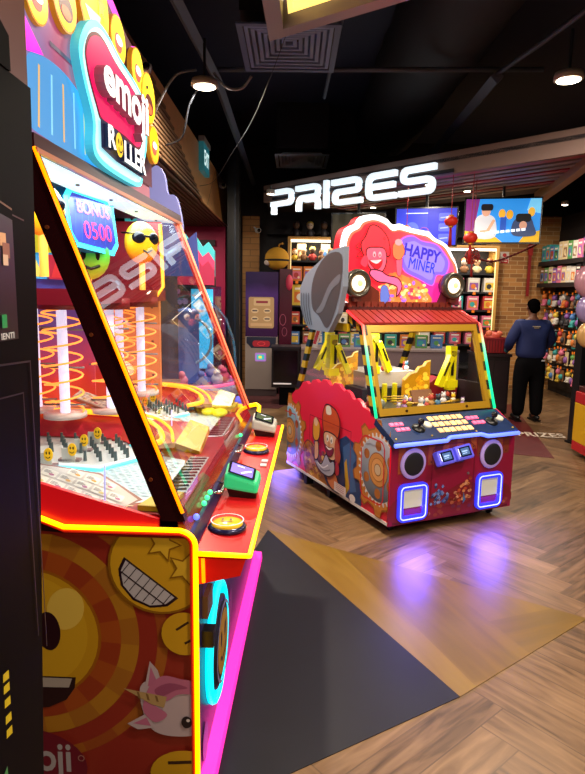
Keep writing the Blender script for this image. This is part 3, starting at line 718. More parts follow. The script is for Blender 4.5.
# instruction card (tilted white panel with captions) near and far
CREAM = A('#e6e0d0', .25, .3)
def card(y, x0):
    u = V((.943, 0, -.334)).normalized(); v = V((.067, .979, .19)); v = (v - u*v.dot(u)).normalized()
    fr = (V((-.499+x0, .035+y, 1.076)), u, v)
    a = Art(fr, .0008); pts = [(-.36, -.004), (0, -.004), (.258, -.006), (.329, -.014), (.345, .073), (.30, .118), (.20, .155), (.123, .177), (.028, .146), (-.055, .112), (-.36, .10)]
    a.prism(pts, fr, .010, A('#8c5a4c', rough=.3)); a.p([(-.36, .004), (0, .004), (.245, .0), (.285, .108), (.20, .145), (.123, .165), (.028, .137), (-.055, .104), (-.36, .094)], A('#b8ada4', .12, .3))
    a.p([(.258, .0), (.322, -.006), (.336, .07), (.298, .102)], A('#a85838', .08)); a.tx('GAME', .265, .035, .06, .022, A('#d8b8a0', .1), rot=60) if False else None
    a.ring(.285, .045, .018, .004, A('#e0b890', .1))
    for i in range(10):
        for j in range(3):
            X, Y = -.34 + i*.058 + j*.012, .010 + j*.047
            if X > .22 or (j == 2 and (X < .02 or X > .17)): continue
            a.p(rrect(X, Y, X+.050, Y+.038, .005), A('#d0c8bc', .12), False)
    a.up()
    for i in range(10):
        for j in range(3):
            X, Y = -.34 + i*.058 + j*.012, .010 + j*.047
            if X > .22 or (j == 2 and (X < .02 or X > .17)): continue
            a.c(X+.034, Y+.012, .009, A(random.choice(['#c89030', '#b85858', '#c8b060', '#a85878']), .06), .006, up=False)
            for q in range(3): a.ln([(X+.005, Y+.016+q*.006), (X+.026+.006*(q % 2), Y+.016+q*.006)], .0022, A('#4c4044'), up=False)
    a.build('instruction_card', LM)
card(0, .0); card(.93, .06)
# coin field: silvery embossed deck, pins, yellow corner pads
def coinfield(y):
    b = MB(); SIL = A('#c4d4d8', .12, .3)
    P = [(-.80, y+.22, 1.0), (-.22, y+.10, .998), (-.10, y+.14, .998), (-.17, y+.62, .998), (-.34, y+.70, 1.0), (-.80, y+.60, 1.0)]
    b.add(P, [tuple(range(6))], SIL)
    for i in range(15):
        for j in range(17):
            X = -.66 + i*.036 + (j % 2)*.018; Y = y + .26 + j*.027 - (X+.60)*.30
            if Y < y+.15 or X > -.18 or Y > y+.60: continue
            b.add([(X-.014, Y-.008, 1.001), (X+.014, Y-.008, 1.001), (X+.014, Y+.008, 1.001), (X-.014, Y+.008, 1.001), (X, Y, 1.007)], [(0, 1, 4), (1, 2, 4), (2, 3, 4), (3, 0, 4)], SIL)
    b.build('embossed_coin_bed', LM)
    b = MB(); b.tube([(-.95, y+.49, 1.008), (-.46, y+.41, 1.008), (-.34, y+.60, 1.008), (-.46, y+.80, 1.008)], .005, NEON('cyan_soft', (.1, .85, .9), 1.3)); b.build('cyan_light_bar', LM)
    b = MB(); b.tube([(-.30, y+.02, .99), (-.31, y+.06, 1.14)], .003, NEON('violet_soft', (.5, .5, 1), .7)); b.build('violet_light_rod', LM)
    b = MB(); PW = A('#c4d0d2', .12, .35)
    b.prism([(-.95, y+.50), (-.46, y+.42), (-.35, y+.60), (-.50, y+.84), (-.95, y+.88)], ((0, 0, 1.02), X3, Y3), .012, PW)
    b.tube([(-.95, y+.497, 1.02), (-.46, y+.417, 1.02), (-.345, y+.60, 1.02)], .006, A('#f0f4f4', .5), 6)
    for i in range(10):
        for j in range(6):
            X, Y = -.92 + i*.062 + (j % 2)*.03, y + .50 + j*.058
            if X > -.44 + (Y-y-.44)*.5 or (X < -.55 and j < 2): continue
            b.cyl((X, Y, 1.02), (X, Y, 1.062), .0075, A('#5a6a6e', rough=.3, metal=.5), .0055, 8)
    b.build('pin_board', LM)
    for k, (X, Y) in enumerate(((-.66, .40), (-.60, .48), (-.61, .63), (-.60, .76))):
        Y += y
        b = MB(); b.b2((X-.035, Y, 1.02), (X+.02, Y+.006, 1.075), A('#c8ccc8', .12)); b.b2((X-.05, Y+.0, 1.02), (X+.035, Y+.03, 1.03), A('#8a7a80')); h_ = b.build('target_flag', LM)
        a = Art(((X+.012, Y-.010, 1.072), X3, Z3)); a.prism(circ(0, 0, .017, .026, 18), a.fr, .006, A('#e8b818', .3)); a.z = .001; a.c(-.006, .007, .0028, BK, .006); a.c(.006, .007, .0028, BK, .006); a.ring(0, -.004, .009, .003, BK, a0=200, a1=340); a.build('smiley_face', h_)
    b = MB(); RS = A('#b02838', .10, .25)
    b.add([(-1.1, y+.86, 1.03), (-.52, y+.84, 1.03), (-.36, y+.64, 1.03), (-1.1, y+.98, 1.125), (-.50, y+.96, 1.125), (-.30, y+.72, 1.10)], [(0, 1, 4, 3), (1, 2, 5, 4)], RS); b.b2((-1.1, y+.97, 1.115), (-.50, y+1.10, 1.135), A('#c89888', .1, .3)); b.build('sloped_riser', LM)
    b = MB(); b.tube(catmull([(-1.0, y+.95, 1.13), (-.7, y+.93, 1.13), (-.47, y+.90, 1.12), (-.33, y+.78, 1.10), (-.27, y+.62, 1.08), (-.34, y+.55, 1.07)], 6, False), .012, NEON('neon_amber', (1, .42, .02), 1.6), 8)
    b.tube(catmull([(-1.0, y+.99, 1.13), (-.7, y+.97, 1.13), (-.42, y+.93, 1.12), (-.28, y+.79, 1.10), (-.22, y+.62, 1.08)], 6, False), .007, NEON('neon_amber', (1, .42, .02), 1.6), 6)
    b.stroke(catmull([(-1.0, y+.97), (-.7, y+.95), (-.46, y+.92), (-.32, y+.79), (-.26, y+.63)], 6, False), .09, ((0, 0, 1.065), X3, Y3), .02, A('#b08878', .1, .3)); b.build('curved_track', LM)
    b = MB(); b.prism([(-.25, 0), (-.13, -.06), (-.12, .14), (-.22, .2)], ((0, y+.78, 1.03), X3, V((0, .94, .34))), .03, A('#bba018', .12, .3)); b.build('yellow_pad', LM)
    b = MB(); b.prism([(-.55, 0), (-.26, -.06), (-.22, .18), (-.50, .2)], ((0, y+.82, 1.03), X3, V((0, .96, .28))), .05, A('#a82c34', .08, .3)); b.build('red_divider', LM)
coinfield(.02); coinfield(.93)
b = MB(); b.prism([(-.20, .06), (-.10, .05), (-.08, .2), (-.16, .22)], ((0, 0, 1.012), X3, Y3), .02, A('#b89c20', .15)); b.prism([(-.24, LEN-.22), (-.10, LEN-.2), (-.10, LEN-.04), (-.24, LEN-.04)], ((0, 0, 1.03), X3, Y3), .03, A('#c4a820', .2)); b.build('yellow_corner_pad', LM)
for y0 in (.26, 1.1):
    b = MB()
    for k in range(11): b.tube([(-.155, y0+k*.04, .999), (-.085, y0+k*.04+.01, 1.0)], .005, A('#20282a'), 6)
    b.b2((-.16, y0-.02, .99), (-.08, y0+.44, .998), A('#9aa4a4')); b.build('slot_grate', LM)
b = MB(); b.ball((-.17, 1.55, 1.02), (.045, .06, .022), A('#e8dc20', .4)); b.ball((-.24, 1.58, 1.02), (.04, .05, .022), A('#e8dc20', .4)); b.build('yellow_ticket_puck', LM)
# light towers with spirals
TUBE = NEON('tower_white', (.72, .74, 1.0), .85); SPI = NEON('spiral_orange', (1, .30, .05), 1.5)
TG = GLASS('tower_acrylic', (.95, .93, .97), 1.3, .03)
towers = [(-.60, 1.0), (-.765, .86), (-.95, .98), (-.75, 1.60), (-.60, 1.50), (-.92, 1.66)]
for i, (X, Y) in enumerate(towers):
    R_ = .082; b = MB(); b.cyl((X, Y, 1.13), (X, Y, 1.63), .022, TUBE, seg=14); t_ = b.build('light_tower', LM)
    b = MB(); P = [(X + R_*math.cos(t*PI/8), Y + R_*math.sin(t*PI/8), 1.15 + t*.0050) for t in range(97)]; b.tube(P, .0048, SPI, 5); b.build('spiral_rail', t_)
    b = MB(); b.lathe([(R_+.012, 1.125), (R_+.012, 1.145)], (X, Y, 0), A('#d8c8c8', .1), 24); b.lathe([(R_+.014, 1.61), (R_+.014, 1.66)], (X, Y, 0), A('#8a1c24', .1), 24); b.build('tower_collar', t_)
    for k in range(3):
        z = 1.18 + k*.17; b = MB(); b.tube([(X-.10, Y, z), (X+.09, Y+.01, z)], .0045, A('#8a8f98', metal=.6), 6); b.build('cross_rod', t_)
b = MB(); b.b2((-.95, LEN-.12, 1.0), (-.56, LEN-.08, 1.64), A('#d88048', .45, .4)); b.b2((-1.1, LEN-.12, 1.66), (-.54, LEN-.10, 2.09), A('#98202c', .15, .35)); b.build('orange_end_panel', LM)
b = MB()
for z in (1.2, 1.4, 1.6): b.cyl((-.60, LEN-.121, z), (-.60, LEN-.13, z), .007, A('#8a4a28'), seg=8)
b.build('panel_screw', LM)
b = MB(); b.b2((-1.14, .6, 1.0), (-1.12, LEN-.02, 2.1), RAMPMAT('back_glow', [(0, '#c8542c'), (.45, '#a8343c'), (.6, '#5a3a8c'), (1, '#4858a8')], 'Z', 1.0, 2.05, .30, .4, .25, 3)); b.build('back_panel', LM)
for y in (1.12, 1.42): 
    b = MB(); b.b2((-1.10, y, 1.0), (-.72, y+.006, 1.62), RAMPMAT('fin_glow', [(0, '#e07040'), (.6, '#c83c30'), (1, '#6a4a90')], 'Z', 1.0, 1.65, .45, .3, .3, 5)); b.build('glowing_fin', LM)
# upper beam
b = MB(); b.b2((-1.1, .40, 1.64), (-.52, LEN-.12, 1.70), A('#8a1a28', .12, .3)); b.build('tower_beam', LM)
# arcs of chrome wheel seen through near side
b = MB()
for r in (.20, .215, .17): b.tube([(-.93 + r*math.cos(t*PI/18)*.8, .33, 1.44 + r*1.1*math.sin(t*PI/18)) for t in range(36)], .005, A('#5a7aa8', .25, .2, .6), 6, closed=True)
for k in range(8): t = k*PI/4; b.tube([(-.93, .33, 1.44), (-.93+.165*math.cos(t), .33, 1.44+.22*math.sin(t))], .003, A('#8898b8', .1), 5)
b.build('ticket_wheel', LM)
b = MB()
for k in range(4):
    P = [(-.84+.03*math.sin(t*.7+k), .28+.1*k, 1.15+.05*k + t*.028) for t in range(14)]; b.tube(catmull(P, 3, False), .0035, A('#b8b0c8', .2), 5)
b.build('wire_guide', LM)
# sunglasses faces, bonus display
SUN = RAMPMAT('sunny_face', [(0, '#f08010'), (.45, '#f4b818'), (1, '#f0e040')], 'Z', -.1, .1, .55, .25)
def face3(y, z, x, shades=True, g=None, sc=1.0, rz=0.0):
    m = g or SUN; t = thing('smiley_head', None, None); t.parent = LM; t.location = (x, y, z); t.rotation_euler = (0, 0, rz)
    b = MB(); b.ball((0, 0, 0), (.055*sc, .115*sc, .12*sc), m, 24); b.build('head', t)
    if shades:
        b = MB(); 
        for s in (-1, 1): b.ball((.038*sc, s*.05*sc, .025*sc), (.025*sc, .047*sc, .036*sc), A('#141620', rough=.1), 14)
        b.tube([(.055*sc, -.02*sc, .035*sc), (.055*sc, .02*sc, .035*sc)], .006, BK, 6); b.tube([(.045*sc, -.10*sc, .045*sc), (-.02, -.125*sc, .05*sc)], .005, BK, 6); b.build('sunglasses', t)
        b = MB(); b.tube([(.05*sc, -.03*sc, -.045*sc), (.053*sc, 0, -.055*sc), (.048*sc, .035*sc, -.04*sc)], .005, BK, 6); b.build('mouth', t)
    else:
        b = MB()
        for s in (-1, 1): b.ball((.048*sc, s*.035*sc, .01*sc), (.012*sc, .014*sc, .035*sc), BK, 12)
        b.tube([(.045*sc, -.045*sc, -.05*sc), (.052*sc, 0, -.066*sc), (.045*sc, .045*sc, -.05*sc)], .007, BK, 6); b.build('face_marks', t)
    b = MB(); b.cyl((0, 0, -.11*sc), (0, 0, -.30*sc), .016, NEON('stem_amber', (1, .4, .05), 1.2)); b.build('stem', t)
face3(.48, 1.99, -.66, sc=.82, rz=-.6); face3(1.56, 1.955, -.60, sc=.95, rz=-.6)
face3(.97, 1.85, -.68, False, RAMPMAT('green_face', [(0, '#d8d020'), (.5, '#50c040'), (1, '#20c0b0')], 'Z', -.12, .12, .5, .3), .9, rz=-.9)
fb = (V((-.65, .71, 1.875)), V((.16, 1, 0)).normalized(), V((-.12, 0, 1)).normalized())
a = Art(fb, .0015); out = [(.04, 0), (.36, -.02), (.42, .03), (.42, .18), (.36, .24), (.05, .25), (0, .2), (0, .05)]
a.prism(out, fb, .05, A('#1c6aa0', .3)); a.p(out, NEON('bonus_rim', (.05, .9, 1), 1.5)); a.p([(p[0]*.88+.025, p[1]*.82+.02) for p in out], A('#2038a8', .7))
for k in range(6): a.ln([(.04+k*.05, .025), (.09+k*.05, .20)], .004, A('#2a58c8', .7), up=False)
a.up(3); a.tx('BONUS', .085, .145, .27, .055, A('#ff5048', 1.0), bold=.0); a.tx('0500', .11, .04, .24, .075, A('#ff3060', 1.2), bold=.0); a.build('bonus_display', LM)
# blue header cards at the back
a = Art(((-1.10, 0, 0), Y3, Z3), .002)
for y, cs in ((.1, ('#3a9ad8', '#e0c840')), (.62, ('#c83c54', '#f0a030')), (1.0, ('#3aa0d8', '#e8d860')), (1.45, ('#b0283c', '#d03838'))):
    a.p(rect(y, 1.75, y+.44, 2.09), A(cs[0], .6)); a.p([(y+.02, 1.76), (y+.4, 1.76), (y+.3, 1.86), (y+.12, 1.9)], A(cs[1], .6)); a.ln([(y+.06, 2.02), (y+.34, 2.02)], .025, A('#d8f0f4', .7)); a.c(y+.37, 1.95, .035, A('#f0d030', .6))
a.build('header_picture', LM)
a = Art(((0, 1.12, 0), X3, Z3), .002); a.z = .0
for x0, c1, c2 in ((-1.10, '#2f9ccc', '#e8dc30'), (-.84, '#48a8d8', '#c8d838')):
    a.p(rect(x0, 1.86, x0+.24, 2.09), A(c1, .7)); a.p([(x0, 1.87), (x0+.24, 1.87), (x0+.16, 1.95), (x0+.02, 1.97)], A(c2, .7)); a.ln([(x0+.03, 2.03), (x0+.18, 2.02)], .022, A('#c8e8f8', .8))
a.build('header_picture', LM)
b = MB(); b.tube([(-.51, LEN-.25, 2.06), (-.50, LEN-.25, 1.72), (-.53, LEN-.3, 1.66), (-.62, LEN-.32, 1.65)], .010, NEON('neon_amber', (1, .42, .02), 1.6), 8); b.build('hooked_neon_tube', LM)

# ---------------- marquee above
MQ = RAMPMAT('marquee_glow', [(0, '#7f9ad8'), (.25, '#6f7cc0'), (.5, '#a04a78'), (.75, '#b83040'), (1, '#8a3a50')], 'Y', 0, .75, .42, .3, .45, 3.2)
MQO = [(.0, 2.145), (.0, 2.99), (.40, 2.95), (.66, 2.76), (.84, 2.72), (1.04, 2.68), (1.2, 2.5), (1.24, 2.35), (1.26, 2.145)]
b = MB(); b.prism(MQO, ((-.47, 0, 0), Y3, Z3), .09, A('#20161c')); b.build('marquee_box', LM)
fm = ((-.468, 0, 0), Y3, Z3)
a = Art(fm, .0008); a.p(MQO, MQ)
a.p(catmull([(.0, 2.18), (.0, 2.34), (.12, 2.385), (.3, 2.385), (.45, 2.33), (.55, 2.2), (.55, 2.15), (.1, 2.15)], 5), A('#3c88cc', .65)); 
for k in range(5): a.ln([(.06+.09*k, 2.17), (.08+.085*k, 2.35)], .012, A('#7cc8e8' if k % 2 else '#d0a868', .6), up=False)
a.up(); a.ln([(.16, 2.44), (.42, 2.44)], .014, A('#5a4a6a', .3)); 
a.p([(.0, 2.36), (.0, 2.45), (.11, 2.385)], A('#f020c8', 1.0))
for y in (.5, .9): a.ln([(y, 2.16), (y+.08, 2.5)], .03, A('#d870a0', .5), up=False)
a.up(); a.build('marquee_picture', LM)
# big faces along the top of the marquee
YE = RAMPMAT('top_face', [(0, '#e89010'), (.4, '#f8c818'), (1, '#fff040')], 'Z', 2.25, 2.75, .8, .3)
a = Art(((-.455, 0, 0), Y3, Z3), .0012)
for k, (y, z, r, kd) in enumerate(((.06, 2.525, .075, 0), (.25, 2.60, .095, 1), (.50, 2.70, .15, 2), (.74, 2.67, .09, 0), (.98, 2.64, .09, 0), (1.13, 2.57, .11, 1), (1.19, 2.38, .085, 0))):
    a.prism(circ(y, z, r, n=28), a.fr, .02, A('#c88818', .4), lift=a.z); a.up(); a.p(circ(y, z, r*.93, n=28), YE)
    if kd == 0: a.p(circ(y-r*.1, z-r*.15, r*.5, r*.4, n=20), A('#e84838', .6)); a.p(circ(y, z-r*.02, r*.45, r*.2, n=16), A('#f8e8e0', .8))
    if kd == 1: a.p(circ(y, z-r*.25, r*.6, r*.42, n=20), A('#5a2018', .2)); a.p(circ(y, z-r*.4, r*.4, r*.2, n=16), A('#e86030', .6)); a.ln([(y-r*.5, z+r*.3), (y-r*.2, z+r*.4)], .014, A('#40201a'))
    if kd == 2: a.p(star2d(y-r*.35, z+r*.3, r*.17, r*.38), A('#f0a018', .6)); a.p(star2d(y+r*.4, z+r*.1, r*.17, r*.38), A('#f0a018', .6)); a.p([(y-r*.7, z-r*.3), (y+r*.3, z-r*.2), (y, z-r*.8)], A('#a8c8e0', .7))
a.build('topper_faces', LM)
a = Art(((-.462, 0, 0), Y3, Z3), .001)
a.p([(.60, 2.80), (.80, 2.79), (1.1, 2.72), (1.28, 2.55), (1.28, 2.2), (1.0, 2.2), (.7, 2.5)], A('#4a1428', .3)); a.p([(.66, 2.80), (.70, 2.84), (.84, 2.79), (.84, 2.74)], A('#e818c8', 1.0)); a.p([(.98, 2.74), (1.04, 2.76), (1.10, 2.70)], A('#e818c8', 1.0)); a.build('topper_backing', LM)
# sign board: emoji / ROLLER
fE = ((-.425, 0, 0), Y3, Z3)
board = catmull([(.292, 2.483), (.296, 2.439), (.332, 2.374), (.385, 2.305), (.398, 2.259), (.388, 2.196), (.423, 2.158), (.557, 2.142), (.804, 2.141), (.964, 2.156), (1.002, 2.231), (1.064, 2.333), (1.08, 2.426), (1.06, 2.496), (1.01, 2.545), (.90, 2.573), (.714, 2.595), (.58, 2.627), (.468, 2.629), (.38, 2.590), (.322, 2.535)], 4)
b = MB(); b.prism(board, fE, .03, NEON('sign_cyan', (.08, .80, .90), 1.3), A('#40b8d0', .6)); b.build('sign_board', LM)
a = Art(fE, .0012); k = lambda P, s, cx=.70, cy=2.37: [(cx + (p[0]-cx)*s, cy + (p[1]-cy)*s) for p in P]
a.p(k(board, .93), A('#b0f0f4', 1.0)); 
red = catmull([(.335, 2.49), (.34, 2.449), (.37, 2.396), (.43, 2.33), (.466, 2.300), (.572, 2.300), (.752, 2.303), (.916, 2.298), (.984, 2.336), (1.005, 2.405), (.995, 2.468), (.939, 2.512), (.838, 2.535), (.652, 2.559), (.535, 2.588), (.454, 2.587), (.376, 2.55)], 4)
a.p(k(red, 1.0), A('#5a0c24', .3)); a.p([((p[0]-.67)*.96+.67, (p[1]-2.44)*.93+2.44) for p in red], A('#d8105a', .8)); a.build('sign_panel', LM)
def letters(txt, y0, y1, z0, z1, h0, h1, m, ms, nm, x=-.372, depth=.03, bold=.02):
    vs, fs, ar = glyphs(txt, bold)
    F = []
    for p, q in vs: y = y0 + (y1-y0)*p; z = z0 + (z1-z0)*p + (h0 + (h1-h0)*p)*q; F.append(V((x, y, z)))
    b = MB(); b.add(F, fs, m); ed = set()
    for f in fs:
        for i in range(len(f)): ed.add((f[i], f[(i+1) % len(f)]))
    ed = [e for e in ed if (e[1], e[0]) not in ed]; n = len(F)
    b.add(F + [p - X3*depth for p in F], [(q, p, n+p, n+q) for p, q in ed], ms); return b.build(nm, LM)
letters('emoji', .405, .965, 2.345, 2.315, .165, .20, A('#f8f4f4', .9), A('#8a4058', .3), 'sign_lettering', x=-.385, depth=.035, bold=.035)
a = Art(((-.415, 0, 0), Y3, Z3), .0012); a.p([(.44, 2.30), (.57, 2.305), (.95, 2.285), (.955, 2.185), (.6, 2.185), (.44, 2.20)], A('#1c2450', .2)); a.build('lettering_panel', LM)  # navy plate behind the ROLLER letters
letters('R', .463, .552, 2.207, 2.215, .08, .082, A('#f4f4f8', .9), A('#202a5a'), 'sign_lettering', x=-.395, depth=.018, bold=.035)
letters('LLER', .645, .946, 2.195, 2.196, .08, .085, A('#f4f4f8', .9), A('#202a5a'), 'sign_lettering', x=-.395, depth=.018, bold=.035)
a = Art(((-.405, 0, 0), Y3, Z3), .0012); a.z = .006
a.c(.60, 2.245, .042, A('#f4c820', .8), .044); a.c(.587, 2.256, .006, BK, .011); a.c(.613, 2.256, .006, BK, .011); a.ring(.60, 2.242, .024, .006, BK, a0=200, a1=340); a.build('smiley_letter', LM)
# pocket lights
area('tray_light', (-.57, LEN/2, 2.085), 17, .15, (.8, .93, 1), (0, 0, 0), LEN-.1, parent=LM)
# ================================================================ right machine: miner coin game
RZR = math.radians(24.9)
RM = thing('miner_coin_machine', 'red mining themed coin game with yellow diggers behind glass and a glowing HAPPY MINER sign', 'arcade machine', (.687, 4.013, 0), RZR)
W = 1.15; DP = 1.73
RED = A('#e42642', rough=.3); CRIM = A('#8c1038', rough=.3); GOLDP = A('#b08820', rough=.35, metal=.3); BLU = NEON('blue_edge', (.10, .16, 1), 2.2)
sidep = [(0, .085), (DP, .085), (DP, .66)]
def scal(x0, z0, x1, z1, n, h):
    o = []
    for i in range(n):
        for f, k in ((.08, .25), (.25, 1), (.6, 1), (.85, .1)):
            t = (i+f)/n; o.append((x0+(x1-x0)*t, z0+(z1-z0)*t + h*k))
    return o
sidep += scal(1.72, .68, 1.46, .86, 1, .03) + scal(1.46, .87, 1.08, .955, 2, .035) + scal(1.08, .955, .68, .955, 2, .035) + scal(.68, .94, .36, .86, 2, .03) + [(.30, .86), (.15, .79), (.05, .735), (0, .70)]
b = MB()
fl = ((0, 0, 0), -Y3, Z3)      # outward -X
sp = [(-p[0], p[1]) for p in sidep]
b.prism(sp, fl, .03, RED); b.build('side_panel', RM)
b = MB(); b.prism(sidep, ((W, 0, 0), Y3, Z3), .03, RED); b.build('side_panel', RM)
b = MB(); b.b2((.03, .02, .085), (W-.03, DP-.02, .66), A('#801024', rough=.4)); b.b2((.03, .3, .66), (W-.03, DP-.1, .80), A('#201418', rough=.4)); b.build('cabinet', RM)
b = MB(); b.b2((-.004, .0, .085), (.0, DP, .108), A('#d8d4d0', rough=.3)); b.build('white_base_strip', RM)
b = MB(); b.tube([(-.004, -p[0], p[1]) for p in [(-.0, .085), (-.0, .70)]] + [(-.002, p[0], p[1]) for p in sidep[::-1][:3]], .006, A('#d81030', rough=.2), 6); b.build('edge_trim', RM)
# side art
SK, OR, GL2, BW2 = A('#e0a070', rough=.35), A('#c45a20', rough=.35), A('#c8881c', rough=.35), A('#7a4418', rough=.35)
a = Art(fl, .0005)
def S(P): return [(-p[0], p[1]) for p in P]      # (depth,z)
a.p(S(catmull([(1.28, .11), (1.36, .3), (1.26, .42), (1.1, .36), (.98, .30), (.7, .24), (.62, .11)], 5)), A('#b8741c', rough=.35))
for k in range(60):
    y, z = random.uniform(.62, 1.33), random.uniform(.12, .38); a.p(S(circ(y, z, .03, .022, 10)), A(random.choice(['#d89a28', '#a85c18', '#e8b848', '#8a3c18']), rough=.35), False)
a.up(); a.p(S(star2d(1.12, .40, .03, .07, 6)), A('#3a78c8', rough=.3))
a.p(S([(.62, .11), (.70, .3), (.72, .55), (.62, .60), (.40, .55), (.36, .11)]), A('#27406e', rough=.35)); a.p(S([(.60, .14), (.66, .5), (.56, .56), (.42, .48), (.5, .4), (.44, .2)]), A('#3f6298', rough=.35)); a.p(S([(.60, .12), (.63, .38), (.60, .42), (.54, .2)]), A('#c8982c', rough=.35))
# far gear (cut by the rear edge)
def gearart(cy, cz, R, x0=0.003, x1=DP-.005, blue='#7fa8bc'):
    def C(P):
        o = []
        for i in range(len(P)):
            p, q = P[i-1], P[i]
            for lim, sg in ((x1, 1), (x0, -1)):
                pass
            o.append(q)
        return [(min(max(p[0], x0), x1), min(max(p[1], .11), .86)) for p in o]
    a.p(S(C(gear2d(cy, cz, R*.86, R*1.04, 10, .1))), A('#9c5c20', rough=.35)); a.p(S(C(gear2d(cy, cz, R*.82, R*.98, 10, .1))), A('#c47a30', rough=.35))
    a.p(S(C(gear2d(cy, cz, R*.68, R*.76, 32))), A('#d8dce0', rough=.3)); a.p(S(C(circ(cy, cz, R*.67, n=40))), RAMPMAT('steel_gear', [(0, '#38404e'), (.5, '#8c98a8'), (1, blue)], 'Z', cz-R*.7, cz+R*.7, 0, .3))
    for k in range(6): t = PI*k/3+.5; a.p(S(C(circ(cy+R*.5*math.cos(t), cz+R*.5*math.sin(t), R*.11, n=14))), A('#a8642c', rough=.35), False)
    a.up()
    for r, c in ((.36, '#8a5420'), (.34, '#c88848'), (.25, '#a46830'), (.23, '#d89a5c'), (.13, '#8a5828'), (.11, '#c8b090')): a.p(S(C(circ(cy, cz, R*r, n=26))), A(c, rough=.3))
gearart(1.66, .42, .34, blue='#90c8e0'); gearart(.14, .46, .35, blue='#c0c4d0')
# generic bearded miner: cap, face, beard, fist
DB = A('#2a1418')
def sb(P, c, n=5): a.p(S(catmull(P, n)), A(c, rough=.35))
def so(P, c, w=.022): a.ln(S(catmull(P, 5)), w, DB, True); sb(P, c)
a.ln(S(catmull([(1.28, .11), (1.36, .3), (1.26, .42), (1.1, .36)], 5, False)), .012, A('#7a3c14')); sb([(.93, .30), (.95, .2), (.86, .12), (.68, .11), (.60, .2), (.66, .34)], '#222c54')
so([(.86, .15), (.90, .22), (.82, .25), (.74, .24), (.70, .16), (.78, .12)], '#c87040')
so([(.97, .74), (.93, .79), (.84, .79), (.74, .75), (.70, .66), (.73, .56), (.82, .52), (.95, .56), (.985, .66)], '#c8501c')
sb([(.93, .78), (.86, .79), (.84, .73), (.92, .72)], '#e0d8c8')
so([(.95, .55), (.93, .44), (.88, .37), (.79, .36), (.73, .42), (.73, .54), (.83, .57)], '#e0b088')
for y in (.89, .82): a.p(S(circ(y, .52, .022, .032, 12)), A('#e8e4e0')); a.p(S(circ(y+.004, .512, .009, .014, 10)), DB)
sb([(.885, .49), (.85, .50), (.84, .465), (.87, .45)], '#d08a60')
so([(.93, .46), (.86, .445), (.78, .46), (.80, .40), (.86, .375), (.91, .41)], '#7a1418', .008); a.p(S(catmull([(.915, .455), (.86, .445), (.80, .455), (.86, .43)], 4)), A('#f0e8e0'))
sb([(.73, .56), (.69, .50), (.66, .42), (.69, .36), (.75, .38), (.76, .5)], '#b04420')
so([(.90, .375), (.83, .33), (.77, .35), (.76, .27), (.84, .215), (.95, .21), (1.05, .24), (1.12, .31), (1.09, .34), (1.04, .28), (.97, .28)], '#a8a8b8'); 
a.ln(S(catmull([(.86, .30), (.95, .255), (1.05, .275)], 5, False)), .012, A('#e0e0e8')); a.ln(S(catmull([(.82, .27), (.92, .235), (1.0, .24)], 5, False)), .008, A('#6a6a80'))
so([(1.10, .44), (1.05, .45), (1.04, .33), (1.10, .30)], '#e0a878')
so([(1.14, .56), (1.12, .63), (1.06, .64), (1.02, .60), (1.03, .50), (1.08, .46), (1.13, .48)], '#e0a030'); sb([(1.13, .62), (1.09, .66), (1.05, .62), (1.09, .58)], '#e8c098')
sb([(.73, .36), (.68, .35), (.67, .28), (.72, .26)], '#a82030')
# access door outlines, sticker
for P in ([(1.20, .66), (.50, .66), (.50, .11)], [(1.20, .66), (1.21, .15)]): a.ln(S(P), .006, A('#901020'), up=False)
a.ln(S(rrect(.04, .22, .34, .68, .06)), .012, A('#c81828'), True); a.ln(S([(1.72, .60), (1.5, .60), (1.46, .52), (1.46, .2)]), .010, A('#c81828'))
a.p(S(rect(.55, .125, .74, .20)), A('#d8c8c8', rough=.3)); a.p(S(circ(.45, .15, .045, .03, 18)), A('#d8d0d0'))
for k in range(4): a.ln(S([(.71, .19-.015*k), (.58, .19-.015*k)]), .003, A('#a04050'), up=False)
a.build('side_picture', RM)
# front
b = MB(); b.b2((0, -.004, .085), (W, .02, .70), CRIM); b.build('front_panel', RM)
ffr = ((0, -.004, 0), X3, Z3); a = Art(ffr, .0006)
a.p(rect(.03, .09, W-.03, .26), A('#5a1020', rough=.3)); a.p(catmull([(.03, .26), (.2, .30), (.4, .24), (.55, .3), (.7, .34), (.9, .26), (1.10, .27), (1.12, .11), (.6, .095), (.03, .11)], 4), A('#7a1828', rough=.3))
pl_z = [.46, .50, .53, .52, .50, .56, .58, .55, .57, .56, .58, .52, .50, .50, .48, .52]
for i, z in enumerate(pl_z): x = .06 + i*.065; a.p(rect(x, z, x+.058, .695), A('#7c3420' if i % 2 else '#a04c2a', rough=.35), False); 
a.up()
for i, z in enumerate(pl_z): x = .06 + i*.065; a.c(x+.029, z+.02, .006, DB, up=False)
a.up()
a.ln([(.36, .20), (.36, .60), (.40, .64), (.70, .64), (.755, .60), (.755, .19), (.70, .17), (.40, .17)], .006, A('#6a0c20'), True)
for k in range(46): 
    x, z = random.uniform(.36, .52), random.uniform(.20, .36); 
    if z < .38 - abs(x-.43)*1.1: a.p([(x-.014, z), (x, z-.014), (x+.014, z), (x, z+.014)], A(random.choice(['#3a58a8', '#6a8ad0', '#22386e', '#90a8e0']), rough=.3), False)
a.up()
for k in range(60):
    x, z = random.uniform(.53, .73), random.uniform(.20, .37)
    if z < .22 + (x-.53)*.8: a.c(x, z, .016, A(random.choice(['#b85030', '#d88858', '#8a3020', '#e0a078']), rough=.3), .012, up=False, n=9)
a.up()
for k in range(26): a.c(random.uniform(.05, 1.1), random.uniform(.11, .2), .02, A(random.choice(['#8a3828', '#6a2840', '#a85838']), rough=.3), .014, up=False, n=8)
